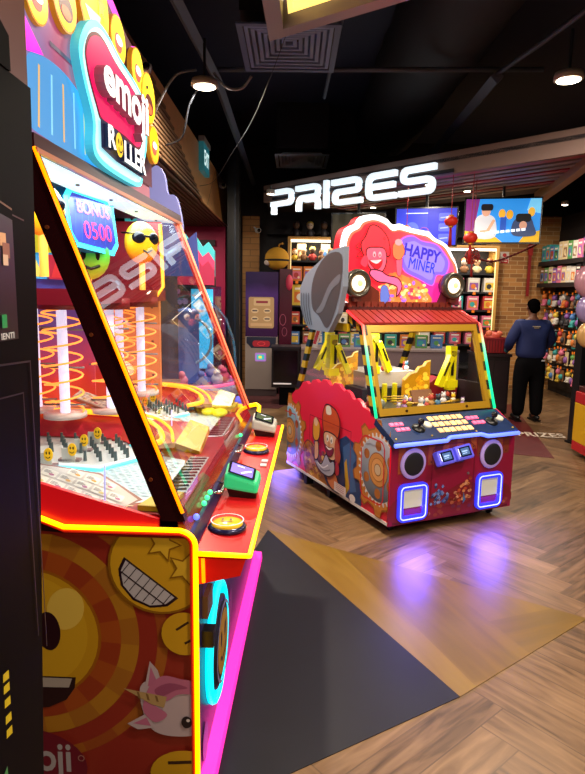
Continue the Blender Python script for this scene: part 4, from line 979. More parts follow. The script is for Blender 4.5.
a.p([(.69, .2), (.665, .26), (.665, .17)], A('#3a70a8')); a.build('front_picture', RM)
for u_ in (.185, .915):
    MXf = Matrix.Rotation(PI/2, 3, 'X')
    b = MB(); b.lathe([(.108, 0), (.112, .008), (.105, .016), (.082, .018)], (u_, -.005, .527), A('#a890d0', .22, .3), 32, MXf); s_ = b.build('speaker_ring', RM)
    b = MB(); b.lathe([(.084, 0), (.084, .0195), (.07, .022), (.001, .024)], (u_, -.005, .527), A('#0c0c12', rough=.7), 32, MXf); b.build('speaker_grille', s_)
    # prize chute
    z0, z1 = .105, .385; cxx = .195 if u_ < .5 else .91; hw = .13
    b = MB(); b.stroke(rrect(cxx-hw+.022, z0+.022, cxx+hw-.022, z1-.022, .03), .044, ((0, -.006, 0), X3, Z3), .02, A('#3038e8', .9, .25), closed=True, lift=.018); c_ = b.build('chute_frame', RM)
    b = MB()
    pts_ = rrect(cxx-hw+.02, z0+.02, cxx+hw-.02, z1-.02, .03, 4)
    b.tube([(p[0], -.027, p[1]) for p in pts_], .0045, NEON('blue_dots', (.30, .34, 1), 2.2), 6, closed=True); b.build('blue_light_rim', c_)
    b = MB(); b.b2((cxx-hw+.04, -.012, z0+.10), (cxx+hw-.04, -.006, z1-.04), A('#c8c8b8', .22, .4)); b.b2((cxx-hw+.04, -.012, z0+.04), (cxx+hw-.04, -.006, z0+.10), A('#6a2040', .15, .3)); b.build('chute_window', c_)
b = MB(); b.cyl((.70, -.004, .40), (.70, -.012, .40), .009, A('#a0a0a8', metal=.8), seg=12); b.build('door_lock', RM)
# card readers on the door
for x, z in ((.435, .555), (.60, .575)):
    mt = Matrix.Translation((x, -.045, z)) @ Matrix.Rotation(math.radians(-28), 4, 'X') @ Matrix.Rotation(math.radians(-6), 4, 'Y')
    b = MB(); b.box((0, 0, 0), (.155, .06, .105), A('#5a58d8', .3, .3)); b.b2((-.02, .02, -.06), (.02, .05, -.02), BK); r_ = b.build('card_reader', RM, mat=mt, bevel=.012)
    a = Art(((-.07, -.0315, -.045), X3, Z3), .0008); a.z = .002; a.p(rrect(.018, .012, .122, .082, .006), A('#141a30', rough=.15)); a.p(rect(.032, .022, .108, .072), A('#3a5a88', .6)); a.ln([(.04, .05), (.09, .05)], .01, A('#90b0e0', .7)); a.ln([(.04, .035), (.08, .035)], .006, A('#90b0e0', .6)); a.ln([(.01, .02), (.01, .075)], .006, NEON('white_led', (.7, .7, 1), 1.6)); a.build('screen', r_)
# control panel
cp0, cp1 = V((0, -.05, .705)), V((0, .195, .82)); cdir = (cp1-cp0).normalized()
out2 = [(-.01, 0), (.44, 0), (.49, .03), (.78, .03), (.83, 0), (W-.02, 0), (W-.02, .271), (-.01, .271)]
fcp = (cp0, X3, cdir)
b = MB(); b.prism(out2, fcp, .05, A('#1e3058', rough=.25, noise=.55)); b.build('control_panel', RM)
b = MB(); b.tube([cp0 + X3*p[0] + cdir*(p[1]-.008) - Z3*.02 for p in out2[:6]], .015, BLU, 8); b.build('blue_light_edge', RM)
PB = NEON('pink_button', (1, .12, .25), 1.1); AB = NEON('amber_button', (1, .62, .22), 1.0)
def cpt(x, y, h=0): return cp0 + X3*x + cdir*y + (V((0, -cdir.z, cdir.y)))*h
def cbox(x, y, w, h, t, m, nm, par=RM):
    b = MB(); P = [cpt(x, y), cpt(x+w, y), cpt(x+w, y+h), cpt(x, y+h), cpt(x+.002, y+.002, t), cpt(x+w-.002, y+.002, t), cpt(x+w-.002, y+h-.002, t), cpt(x+.002, y+h-.002, t)]; b.hexa(P, m); return b.build(nm, par)
for x, y in ((.06, .17), (.10, .17), (.14, .17), (.08, .11), (.12, .11), (.16, .11), (.70+.06, .17), (.80, .17), (.84, .17), (.78, .11), (.82, .11), (.86, .11)):
    cbox(x, y, .033, .032, .008, PB, 'square_button')
for i in range(6):
    for j in range(3): cbox(.42 + i*.055, .055 + j*.07, .042, .045, .006, AB if (i+j) % 3 else NEON('amber_dim', (.8, .45, .2), .7), 'paytable_tile')
for x in (.27, .96):
    b = MB(); n_ = V((0, -cdir.z, cdir.y)); q = cpt(x, .12)
    R3 = n_.to_track_quat('Z', 'Y').to_matrix()
    b.lathe([(.05, 0), (.048, .01), (.02, .016), (.012, .02)], q, A('#101014', rough=.3), 20, R3); b.cyl(q, q + n_*.05, .008, BK); b.ball(q + n_*.065, .024, A('#16161c', rough=.15), 14); b.build('joystick', RM)
    b = MB(); q = cpt(x+.10, .15); b.lathe([(.036, 0), (.034, .012), (.022, .016), (.001, .018)], q, A('#c8c4b0', .3, .25), 18, R3); b.build('round_button', RM)
for x in (.02, .33, .74, 1.1):
    b = MB(); q = cpt(x, .03); b.lathe([(.009, 0), (.007, .005), (.001, .006)], q, A('#c0a050', metal=.8), 10, R3); b.build('panel_bolt', RM)
# glass house
G0, G1, G2 = V((0, .2, .825)), V((0, .425, 1.472)), V((0, .65, 1.562))
GB, GT = V((0, 1.55, .85)), V((0, 1.28, 1.43))
def xq(p, x): return V((x, p.y, p.z))
fgl = (G0, X3, (G1-G0).normalized()); HG = (G1-G0).length
b = MB(); b.stroke([(.035, .035), (W-.08, .035), (W-.08, HG-.025), (.035, HG-.025)], .055, fgl, .03, GOLDP, closed=True); b.build('window_frame', RM)
MG2 = GLASS('machine_glass', (.95, .96, .96), 1.38)
b = MB(); b.add([G0 + X3*.06 + Y3*.02, G0 + X3*(W-.1) + Y3*.02, G1 + X3*(W-.1) + Y3*.02, G1 + X3*.06 + Y3*.02], [(0, 1, 2, 3)], MG2); b.build('front_glass', RM)
for k in (.27, .84): b = MB(); q = G0 + X3*k + (G1-G0).normalized()*.035; b.cyl(q, q - Y3*.008, .010, A('#5a4020', metal=.8), seg=12); b.build('frame_bolt', RM)
YB = A('#c8a818', rough=.35)
def chev(nm, p, q, x, wv, n, inner=1):
    b = MB(); d_ = (q-p)/n; hv = V(wv)
    for k in range(n):
        s0, s1 = p + d_*k, p + d_*(k+1); m = YB if k % 2 else A('#15151a', rough=.35)
        sk = d_*.5
        P = [xq(s0, x), xq(s1, x), xq(s1 + hv - sk*.0, x), xq(s0 + hv, x)]
        b.add([v + X3*0 for v in P] + [v + X3*.03*inner for v in P], [(0, 1, 2, 3), (7, 6, 5, 4), (0, 4, 5, 1), (2, 6, 7, 3), (1, 5, 6, 2), (3, 7, 4, 0)], m)
    return b.build(nm, RM)
for x, s in ((.0, 1), (W-.04, -1)):
    chev('front_post', G0, G1, x, (0, .075, 0), 9, s); chev('roof_post', G1, G2, x, (0, -.02, -.075), 4, s); chev('rear_post', GB, GT, x, (0, -.065, 0), 9, s)
    b = MB(); b.b2((x, .66, 1.41), (x+.03*s, 1.28, 1.47), YB); b.build('side_top_rail', RM)
    b = MB(); b.add([xq(G0, x+.015) + Y3*.05, xq(GB, x+.015) - Y3*.05, xq(GT, x+.015) - Y3*.03, xq(G1, x+.015) + Y3*.2, xq(G1, x+.015) + Y3*.05], [(0, 1, 2, 3, 4)], MG2); b.build('side_glass', RM)
TEAL = NEON('teal_edge', (.02, .85, .5), 1.4); REDN = NEON('red_edge', (1, .12, .10), 1.2)
GRAD = bpy.data.materials.new('edge_gradient'); GRAD = RAMPMAT('edge_gradient', [(0, '#10e890'), (.5, '#20d8a0'), (.72, '#70c090'), (.9, '#f06850'), (1, '#f83038')], 'Z', .82, 1.5, 1.4, .3)
for x in (-.006, W-.045+.01):
    b = MB(); b.tube([xq(G0, x) - Y3*.006, xq(G1, x) - Y3*.006, xq(G2, x) + Z3*.006], .011, GRAD, 8); b.build('edge_light', RM)
# roof
RF = A('#a03028', rough=.35); RF2 = A('#7a2420', rough=.4)
b = MB(); WR = W - .04
b.hexa([xq(G1, 0), xq(G1, WR), xq(G2, WR), xq(G2, 0), xq(G1, 0)+Z3*.012, xq(G1, WR)+Z3*.012, xq(G2, WR)+Z3*.012, xq(G2, 0)+Z3*.012], RF2)
n = 17
for k in range(n):
    x0 = WR*k/n; x1 = x0 + WR/n*.8; dz = Z3*.02
    b.hexa([xq(G1, x0)+dz*.5, xq(G1, x1)+dz*.5, xq(G2, x1)+dz*.5, xq(G2, x0)+dz*.5, xq(G1, x0)+dz, xq(G1, x1)+dz, xq(G2, x1)+dz, xq(G2, x0)+dz], RF)
b.b2((0, .64, 1.562), (WR, 1.30, 1.60), A('#501a18', rough=.5)); b.build('plank_roof', RM)
b = MB(); b.b2((0, .66, 1.56), (WR-.1, .70, 1.63), RF2); s_ = b.build('shingle_row', RM)
b = MB()
for k in range(15):
    x0 = .01 + k*.067; b.b2((x0, .645, 1.565), (x0+.052, .662, 1.64), A('#7c3024' if k % 2 else '#88382a', rough=.4)); b.ball((x0+.026, .643, 1.60), .006, A('#30100c'), 8)
b.build('shingle', s_)
# glowing sign
fsn = ((0, .70, 0), X3, Z3)
SO = catmull([(.03, 1.62), (-.03, 1.80), (-.06, 1.93), (-.055, 2.09), (-.02, 2.18), (.06, 2.22), (.11, 2.275), (.24, 2.30), (.35, 2.275), (.41, 2.235), (.48, 2.245), (.58, 2.22), (.72, 2.205), (.77, 2.20), (.83, 2.155), (.95, 2.11), (1.02, 2.03), (1.08, 1.93), (1.10, 1.80), (1.05, 1.62)], 4)
b = MB(); b.prism(SO, fsn, .10, A('#c01828', .5)); b.prism(SO, fsn, .012, NEON('sign_white', (.93, .97, 1), 1.25), lift=.004); b.build('sign_box', RM)
a = Art(fsn, .0012); a.z = .006
IN = catmull([(.05, 1.62), (.0, 1.80), (-.025, 1.90), (-.005, 1.92), (-.005, 2.07), (.03, 2.15), (.10, 2.19), (.14, 2.235), (.24, 2.26), (.34, 2.235), (.41, 2.19), (.48, 2.20), (.58, 2.185), (.70, 2.17), (.76, 2.16), (.82, 2.13), (.93, 2.09), (1.005, 2.01), (1.07, 1.93), (1.09, 1.80), (1.04, 1.62)], 4)
def RADM(): 
    m = RAMPMAT('sign_red', [(0, '#f01830'), (.3, '#fa2030'), (.55, '#f43a44'), (.8, '#e84a6a'), (1, '#e84878')], 'X', 0, 1.1, 1.0, .3, .3, 2.5); return m
a.p(IN, A('#f86048', 1.0)); a.p([(p[0]*.95+.022, p[1]*.95+.098) for p in IN], RADM())
a.p(catmull([(.36, 1.63), (.40, 1.80), (.9, 1.80), (1.0, 1.9), (1.05, 1.75), (1.0, 1.63)], 4), A('#d82890', .85))
a.p(catmull([(.30, 1.63), (.36, 1.78), (.44, 1.87), (.56, 1.84), (.70, 1.80), (.78, 1.72), (.80, 1.63)], 4), A('#e87838', .9))
for k in range(90):
    x, z = random.uniform(.32, .78), random.uniform(1.64, 1.85)
    if z < 1.88 - abs(x-.5)*.35: a.p(circ(x, z, random.uniform(.012, .03), random.uniform(.01, .02), 8), A(random.choice(['#f8b850', '#e86838', '#f8d890', '#c83850', '#9860d0', '#f09060']), .95), False)
a.up()
cl = catmull([(.50, 2.12), (.60, 2.155), (.70, 2.12), (.84, 2.10), (.93, 2.03), (.98, 1.96), (.95, 1.87), (.86, 1.86), (.82, 1.78), (.68, 1.83), (.55, 1.88), (.50, 1.95), (.47, 2.03)], 4)
a.p([((x-.72)*1.06+.72, (z-1.97)*1.06+1.97) for x, z in cl], A('#c050c0', .9)); a.p(cl, A('#6a50f0', 1.15)); a.p([((x-.72)*.85+.72, (z-1.97)*.8+1.97) for x, z in cl], A('#7a6af8', 1.2))
a.text('HAPPY', .52, 2.01, .37, .095, a.fr, A('#3820a0', .7), bold=.03, lift=a.z, rot=-9); a.up(); a.text('HAPPY', .527, 2.016, .355, .08, a.fr, A('#3026b0', .9), bold=.0, lift=a.z, rot=-9); a.up()
a.text('MINER', .57, 1.91, .27, .085, a.fr, A('#1428c8', 1.0), bold=.0, lift=a.z, rot=-9); a.up()
# bearded miner in the glow
def go(P, c, w=.02, e=.95): a.ln(catmull(P, 5), w, A('#4a0810', .05), True); a.p(catmull(P, 5), A(c, e))
go([(.16, 1.98), (.12, 2.07), (.16, 2.13), (.20, 2.21), (.28, 2.20), (.36, 2.12), (.38, 2.0), (.3, 2.02), (.22, 2.03)], '#f02838')
a.ln(catmull([(.10, 2.08), (.07, 2.05), (.12, 2.03), (.08, 1.98), (.13, 1.98)], 4, False), .008, A('#6a1018', .2)); 
go([(.17, 2.03), (.19, 1.92), (.25, 1.87), (.32, 1.88), (.35, 1.96), (.33, 2.04), (.25, 2.05)], '#f0506a')
go([(.19, 1.95), (.25, 1.955), (.31, 1.965), (.30, 1.91), (.25, 1.89)], '#b01020', .006); a.p(catmull([(.20, 1.953), (.25, 1.957), (.305, 1.963), (.26, 1.93)], 4), A('#ffb0b8', .95))
for x in (.235, .285): a.c(x, 2.0, .014, A('#ff9aa8', .95), .022); a.c(x, 1.995, .006, A('#500810'), .010)
go([(.22, 1.88), (.30, 1.87), (.36, 1.84), (.46, 1.82), (.50, 1.76), (.46, 1.69), (.46, 1.76), (.36, 1.79), (.27, 1.80), (.2, 1.85)], '#e85a8a')
go([(.45, 1.86), (.49, 1.86), (.49, 2.0), (.44, 2.0)], '#e8506a', .008); go([(.40, 2.07), (.43, 2.10), (.49, 2.09), (.51, 2.02), (.47, 1.97), (.41, 1.99)], '#f06840', .008); a.c(.45, 2.10, .035, A('#f08890', .95), .025)
go([(.10, 1.93), (.14, 1.99), (.17, 1.95), (.15, 1.90)], '#f03048', .007); go([(.30, 1.75), (.35, 1.76), (.38, 1.68), (.35, 1.63), (.30, 1.64)], '#5a70c8', .007, .6)
a.ring(.31, 2.12, .008, .005, A('#6a1018'), up=True)
a.p([(.0, 1.62), (.03, 1.78), (.14, 1.80), (.28, 1.72), (.29, 1.62)], A('#6a2818', .15, .4)); a.p([(.84, 1.62), (.90, 1.75), (1.0, 1.84), (1.09, 1.80), (1.08, 1.62)], A('#6a2430', .15, .4))
a.build('sign_picture', RM)
# head lamps
MXf = Matrix.Rotation(PI/2, 3, 'X')
for x in (.055, .975):
    b = MB(); b.lathe([(.095, -.06), (.112, 0), (.105, .035), (.085, .04), (.078, .02)], (x, .62, 1.775), A('#5c5850', rough=.25, metal=.6), 28, MXf); h_ = b.build('head_lamp', RM)
    b = MB(); b.lathe([(.078, 0), (.078, .02), (.07, .022), (.001, .022)], (x, .62, 1.775), A('#6a5030', .25, .3), 24, MXf); b.build('amber_reflector', h_)
    b = MB(); b.lathe([(.062, 0), (.055, .012), (.03, .02), (.001, .022)], (x, .597, 1.775), NEON('lamp_glow', (1, .86, .62), 1.7), 22, MXf); b.build('lens', h_)
    b = MB(); b.lathe([(.024, 0), (.02, .006), (.001, .007)], (x, .574, 1.778), NEON('lamp_core', (1, .70, .25), 1.0), 12, MXf); b.build('bulb', h_)
    b = MB(); b.b2((x-.03, .60, 1.64), (x+.03, .70, 1.70), A('#5a2418', rough=.5)); b.build('lamp_bracket', RM)
# excavator buckets beside the sign
BUC = A('#8a94a4', rough=.4); BUD = A('#4a4448', rough=.45)
def bucket(x0, x1, nm, dark=False):
    BUC = A('#34343c', rough=.5) if dark else A('#7c8698', rough=.4)
    P = [(.74, 1.62), (.74, 1.90), (.95, 1.98), (1.15, 1.86), (1.22, 1.70), (1.12, 1.58)] if dark else [(.55, 2.04), (.75, 2.02), (.95, 1.94), (1.18, 1.85), (1.28, 1.74), (1.27, 1.60), (1.20, 1.48), (1.10, 1.41), (.93, 1.40), (.76, 1.40), (.62, 1.55), (.55, 1.75)]
    b = MB(); lo = min(x0, x1); b.prism([(-p[0], p[1]) for p in P], ((lo, 0, 0), -Y3, Z3), abs(x1-x0), BUC); o_ = b.build(nm, RM)
    if dark: return
    a = Art(((lo, 0, 0), -Y3, Z3), .002); Q = [(.58, 1.98), (.80, 1.99), (.98, 1.88), (1.06, 1.74), (1.04, 1.58), (.92, 1.52), (.78, 1.43), (.66, 1.56), (.58, 1.75)]
    a.p([(-p[0], p[1]) for p in catmull(Q, 4)], BUD); a.p([(-p[0], p[1]) for p in catmull([(.60, 1.78), (.72, 1.72), (.86, 1.56), (.97, 1.55), (.88, 1.62), (.76, 1.76), (.60, 1.84)], 4)], A('#6a6c78', rough=.4))
    for k in range(4):
        s_ = k*.045; a.ln([(-(1.24-s_), 1.70), (-(1.235-s_), 1.60), (-(1.19-s_*.9), 1.50), (-(1.14-s_*.8), 1.44)], .012, A('#3a4250'), up=False)
    a.up(); a.build('bucket_teeth', o_)
bucket(-.11, -.065, 'digger_bucket'); bucket(W-.06, W-.02, 'digger_bucket', True)
RM.scale = (.978, 1, 1)
# interior
b = MB(); b.b2((.04, .24, .80), (W-.06, 1.5, .83), A('#3a3428', rough=.4)); b.build('play_field', RM)
b = MB(); b.b2((.20, .72, .83), (W-.25, 1.28, .94), A('#24262c', rough=.5)); b.b2((.28, .80, .94), (W-.36, 1.20, 1.06), A('#b8b0a8', .05, .4)); b.build('prize_table', RM)
YD = A('#e0d010', .18, .3)
def arm(x, y, z, s, flip=1, ps=1):
    b = MB(); b.b2((x-.035, y, z), (x+.035, y+.06, z+.36), YD); b.b2((x-.05, y-.01, z+.02), (x+.05, y+.07, z+.08), YD)
    b.b2((x-.012*flip-.008, y-.012, z+.12), (x-.012*flip+.012, y, z+.32), BK); b.cyl((x, y-.015, z+.30), (x, y+.07, z+.30), .022, A('#a8980c'), seg=12)
    m = Matrix.Rotation(math.radians(26*flip), 3, 'Y'); b.box((x-.085*flip*-1*-1, y+.0, z+.16), (.05, .05, .27), YD, m); b.box((x-.085*flip, y-.028, z+.18), (.015, .004, .12), BK, m)
    b.build('digger_arm', RM)
arm(.36, .80, 1.03, 1, -1); arm(.95, .52, .93, 1, 1); arm(.08, 1.0, 1.0, 1, -1); arm(.22, 1.30, 1.0, 1, 1)
b = MB(); b.b2((W-.045, .32, .80), (W-.034, 1.56, 1.0), A('#241418', rough=.5)); b.build('added_dark_liner', RM)  # thin sheet added to darken the far side panel's inner face
def nug(x, y, z, nm='gold_heap_board'):
    fr_ = ((x, y, z), X3, Z3); a = Art(fr_, .001); o = [(0, 0), (.26, 0), (.26, .30), (.22, .29), (.2, .26), (.15, .25), (.12, .21), (.06, .20), (0, .15)]
    a.prism(o, fr_, .03, A('#c88c10', .22, .35)); 
    for k in range(30):
        X, Z = random.uniform(.03, .23), random.uniform(.02, .25)
        if Z < .12 + X*.5: a.c(X, Z, .024, A(random.choice(['#f0b820', '#d89010', '#f8d040']), .35), .02, up=False, n=10)
    a.ln(o[2:], .012, A('#f0e0a0', .3)); a.build(nm, RM)
nug(.52, .60, .87); nug(.06, 1.0, .92)
b = MB()
for k in range(4): b.tube([(.30, .42+k*.05, .87+.01*k), (.72, .40+k*.05, .86+.01*k)], .006, GOLDP, 6)
for k in range(5): b.tube([(.72+.03*k, .38, .86), (.98, .42+.04*k, .86)], .006, GOLDP, 6)
b.build('gold_rail', RM)
cols = ['#d8d0d0', '#c04838', '#e8c020', '#a880b0', '#f0e0c0', '#4a7a9a', '#b88848', '#282830']
for k in range(26):
    x, y = (random.uniform(.12, .95), random.uniform(.30, .58)) if k < 16 else (random.uniform(.3, .75), random.uniform(.82, 1.1)); z = .83 if k < 16 else 1.06
    b = MB(); c_ = random.choice(cols); r = random.uniform(.018, .030)
    b.ball((x, y, z+r), (r, r, r), A(c_, .08, .4), 10); b.ball((x, y, z+r*2.6), (r*.75, r*.75, r*.8), A(random.choice(cols), .08, .4), 10); b.ball((x-r*.5, y, z+r*3.4), r*.3, A(c_, .08), 6); b.ball((x+r*.5, y, z+r*3.4), r*.3, A(c_, .08), 6); b.build('toy_figure', RM)
b = MB(); b.box((.60, .46, .90), (.20, .02, .12), A('#7a5030', .08, .4), Matrix.Rotation(-.5, 3, 'X')); b.build('notice_card', RM)
for x in (.30, .40, .50): b = MB(); b.cyl((x, .70, .83), (x, .70, .98), .022, YD, seg=12); b.build('yellow_post', RM)
b = MB(); b.prism([(0, 0), (.30, -.05), (.32, .10), (.10, .17), (.02, .12)], ((.78, .62, .86), X3, Z3), .1, A('#8a1424', .05)); b.build('red_digger_body', RM)
b = MB(); b.ball((.20, .50, .86), (.07, .06, .05), A('#8a948c', rough=.3, metal=.3), 14); b.build('metal_dome', RM)
b = MB(); b.lathe([(.001, 1.40), (.03, 1.39), (.001, 1.36)], (.10, .45, -.0), A('#f0d878', .8), 12); b.build('warm_bulb', RM)
for x in (.1, 1.05):
    for y in (.12, 1.6):
        b = MB(); b.cyl((x-.012, y, .035), (x+.012, y, .035), .035, A('#14141a'), seg=18); b.cyl((x, y, .04), (x, y, .085), .012, A('#707078', metal=.8)); b.build('caster', RM)
for x, y in ((-.0, .9), (-.02, 1.3)): b = MB(); b.b2((x+.02, y, .0), (x+.09, y+.05, .085), A('#101014')); b.build('foot', RM)
area('roof_light', (.55, .75, 1.38), 9, .5, (1, .95, .8), parent=RM)
area('chute_glow', (.195, -.05, .245), 10, .26, (.14, .08, 1), (math.radians(-52), 0, 0), parent=RM); area('chute_glow', (.91, -.05, .245), 10, .26, (.14, .08, 1), (math.radians(-52), 0, 0), parent=RM)
area('base_glow', (-.0, DP+.02, .10), 2.0, .3, (.2, .15, 1), (-PI/2*.8, 0, 0), parent=RM)
# ================================================================ black cabinet side at the left edge of the view
FC = thing('dark_game_cabinet', 'black game cabinet side with faint lettering, cut by the left edge of the photo', 'arcade machine', (-.55, 0, 0))
BKP = A('#040406', rough=.5, spec=.06)
b = MB(); b.prism([(.15, 0), (1.155, 0), (1.215, .7), (1.286, 1.46), (1.316, 2.107), (.15, 2.107)], ((0, 0, 0), Y3, Z3), .65, BKP); b.build('cabinet', FC)
b = MB(); b.prism([(.15, 2.107), (1.312, 2.107), (1.33, 3.0), (.15, 3.0)], ((-.004, 0, 0), Y3, Z3), .6, A('#4a2628', rough=.4)); b.prism([(.9, 2.107), (1.22, 2.107), (1.22, 2.17), (.9, 2.32)], ((.004, 0, 0), Y3, Z3), .02, BKP); b.build('upper_box', FC)
a = Art(((0, 0, 0), Y3, Z3)); 
a.p([(1.0, 1.60), (1.20, 1.60), (1.20, 1.83), (1.0, 1.86)], A('#1a1322', rough=.3)); a.ln([(1.0, 1.885), (1.20, 1.85)], .004, A('#6a4a3c')); a.ln([(1.2, 1.84), (1.25, 1.835)], .003, A('#40242c'))
for q, c in (((1.155, 1.79, .012), '#c89870'), ((1.165, 1.77, .014), '#8a5848'), ((1.16, 1.752, .010), '#c8a890')): a.p(rect(q[0]-q[2], q[1]-q[2], q[0]+q[2], q[1]+q[2]), A(c, .1))
a.tx('IENTI', 1.125, 1.603, .052, .012, A('#b8b8b8', .2), bold=.02); a.p(rect(1.13, 1.625, 1.15, 1.65), A('#187840', .3))
a.ln([(1.05, 1.56), (1.24, 1.55), (1.25, .9)], .004, A('#241a24')); a.ln([(1.0, 1.50), (1.20, 1.49), (1.21, .95)], .003, A('#241a24'))
a.build('side_panel_print', FC)
a = Art(((.0004, 0, 0), Z3, -Y3)); [a.p([(x_, -1.078), (x_+.018, -1.078), (x_+.022, -1.056), (x_+.006, -1.054)], A('#b8a010', .08), False) for x_ in (.82, .85, .885, .915, .94)]; a.build('side_lettering', FC)
a = Art(((.0006, 0, 0), Y3, Z3)); a.p([(1.03, .76), (1.05, .77), (1.05, .73), (1.035, .71)], A('#3c7a48')); a.build('side_emblem', FC)

# ================================================================ prize shop
# brackets for the wall cameras handled above; shelving unit on the back wall
WD = A('#c89a50', rough=.45); SHB = A('#191820', rough=.6); STRIP = NEON('shelf_strip', (1, .92, .72), 2.2); STR2 = NEON('gold_strip', (1, .78, .35), 1.5)
TAGM = A('#e87818', .25)
PAL = {'pink': '#d87090', 'white': '#d8d4cc', 'blue': '#4878b8', 'teal': '#38a0a0', 'yellow': '#d8b840', 'orange': '#d87830', 'red': '#b83838', 'purple': '#8858a8', 'brown': '#8a6040', 'green': '#5a9850', 'cream': '#e0cca0', 'black': '#303038'}
NUMW = ['first', 'second', 'third', 'fourth', 'fifth', 'sixth', 'seventh', 'eighth', 'ninth', 'tenth', 'eleventh', 'twelfth']
def shelf_unit(x0, x1, z1, zs, lab, y0=10.55):
    t = thing('display_shelf', lab, 'shelf', (x0, y0, 0)); w = x1-x0; D_ = .42
    b = MB(); b.b2((0, D_, 0), (w, D_+.02, z1), SHB); b.build('back_panel', t)
    for x in (0, w-.05): b = MB(); b.b2((x, 0, 0), (x+.05, D_, z1), WD); b.build('side_panel', t); 
    for x, s in ((.055, 1), (w-.055, -1)): b = MB(); b.b2((x-.005, .0, .2), (x+.005, .012, z1-.05), STR2); b.build('light_strip', t)
    b = MB(); b.b2((0, 0, z1), (w, D_, z1+.03), WD); b.build('top_board', t)
    b = MB(); b.b2((.05, .02, z1-.06), (w-.05, .05, z1-.02), STRIP); b.build('top_light', t)
    for z in zs: b = MB(); b.b2((.05, .01, z-.03), (w-.05, D_, z), SHB); b.build('shelf_board', t)
    area('shelf_light', (w/2, .10, z1-.08), 10, w*.8, (1, .86, .62), (math.radians(20), 0, 0), .1, parent=t)
    return t
ZL = [.45, .80, 1.15, 1.48, 1.90, 2.25]
shelf_unit(-.12, 1.5, 2.62, ZL, 'tall lit shelving with gold frame behind the counter on the left, full of toys')
shelf_unit(2.15, 3.52, 2.52, [.45, .85, 1.15, 1.45, 1.76, 2.08], 'tall lit shelving with gold frame beside the brick wall')
def price(x, y, z, par): b = MB(); b.b2((x-.03, y-.012, z-.045), (x+.03, y-.006, z+.005), TAGM); return b.build('price_tag', par)
def box_item(x, y, z, w, h, dd, cn, lab, grp, rz=0, nm='toy_box', tagp=False):
    t = thing(nm, lab, 'toy', (x, y, z), rz, grp); c = PAL[cn]
    b = MB(); b.b2((-w/2, -dd/2, 0), (w/2, dd/2, h), A(c, 0, .4)); b.build('carton', t, bevel=.004)
    c2, c3 = random.choice(list(PAL.values())), random.choice(list(PAL.values()))
    a = Art(((-w/2, -dd/2, 0), X3, Z3), .0008); a.p(rect(w*.12, h*.14, w*.88, h*.66), A(c2)); a.c(w*.45, h*.40, w*.22, A(c3), h*.18); a.ln([(w*.15, h*.8), (w*.85, h*.8)], h*.10, A('#f0e8e0')); a.c(w*.68, h*.25, w*.1, A('#f0e0c0'), h*.08); a.build('printed_front', t)
    if tagp: b = MB(); b.b2((-.02, -dd/2-.03, -.045), (.03, -dd/2-.02, .0), TAGM); b.build('price_tag', t)
    return t
def figure(x, y, z, h, cn, lab, grp, rz=0, nm='toy_figurine'):
    t = thing(nm, lab, 'toy', (x, y, z), rz, grp); m = A(PAL[cn], 0, .5); m2 = A(random.choice(['#e0b890', '#e8d8c8', '#c09070', '#604838']), 0, .5)
    b = MB(); b.lathe([(h*.16, 0), (h*.24, h*.12), (h*.22, h*.36), (h*.12, h*.5), (h*.05, h*.54)], (0, 0, 0), m, 12); 
    for s in (-1, 1): b.tube([(s*h*.16, 0, h*.44), (s*h*.27, -h*.05, h*.28), (s*h*.25, -h*.1, h*.2)], h*.055, m, 6)
    b.build('body', t); b = MB(); b.ball((0, 0, h*.74), (h*.22, h*.21, h*.25), m2, 12); b.build('head', t)
    b = MB(); b.ball((0, h*.04, h*.83), (h*.235, h*.22, h*.2), A(random.choice(['#2a2028', '#a85828', '#e0c050', '#c8c8d0']), 0, .6), 10); b.ball((-h*.08, -h*.2, h*.74), h*.035, BK, 6); b.ball((h*.08, -h*.2, h*.74), h*.035, BK, 6); b.build('hair', t)
    return t
YS = 10.72
cns = list(PAL)
# left unit
for i in range(5):
    figure(.02+i*.24, YS, 2.65, .27, 'black', f'dark big-headed figurine atop the left lit shelving, {NUMW[i]} from the left', 'figurines on top of the left shelving')
for i in range(9):
    c = ['yellow', 'brown', 'red', 'brown', 'orange', 'brown', 'cream', 'orange', 'red'][i]; figure(.0+i*.155, YS-.05, 2.25, .20 + .02*(i % 3), c, f'small {c} figurine on the highest shelf of the left shelving, {NUMW[i]} from the left', 'figurines on the highest left shelf')
for i in range(3): 
    c = ['cream', 'cream', 'yellow'][i]; box_item(.12+i*.42, YS+.1, 2.25, .16, .30, .08, c, f'small {c} card box behind the figurines, {NUMW[i]} from the left', 'card boxes behind the figurines')
for i in range(6):
    c = ['orange', 'orange', 'purple', 'cream', 'cream', 'yellow'][i]; box_item(.04+i*.215, YS-.06, 1.90, .19, .25, .14, c, f'{c} figure box on the second shelf of the left shelving, {NUMW[i]} from the left', 'figure boxes on the second left shelf', tagp=i % 2 == 0)
box_item(.14, YS-.06, 1.48, .36, .36, .14, 'yellow', 'large yellow toy box on the third shelf of the left shelving', None)
for i in range(4):
    c = ['green', 'orange', 'teal', 'cream'][i]; box_item(.46+i*.25, YS-.06, 1.48, .19, .24, .14, c, f'{c} box right of the large yellow box, {NUMW[i]} in the row', 'boxes beside the large yellow box', tagp=True)
for r, z in enumerate((1.15, .80)):
    for i in range(6):
        c = random.choice(['blue', 'orange', 'yellow', 'brown', 'teal', 'red', 'cream']); box_item(.03+i*.21, YS-.06, z, .15, .22, .13, c, f'{c} toy box on the {["fourth", "fifth"][r]} shelf of the left shelving, {NUMW[i]} from the left', f'toy boxes on the {["fourth", "fifth"][r]} left shelf', tagp=i % 2 == 1)
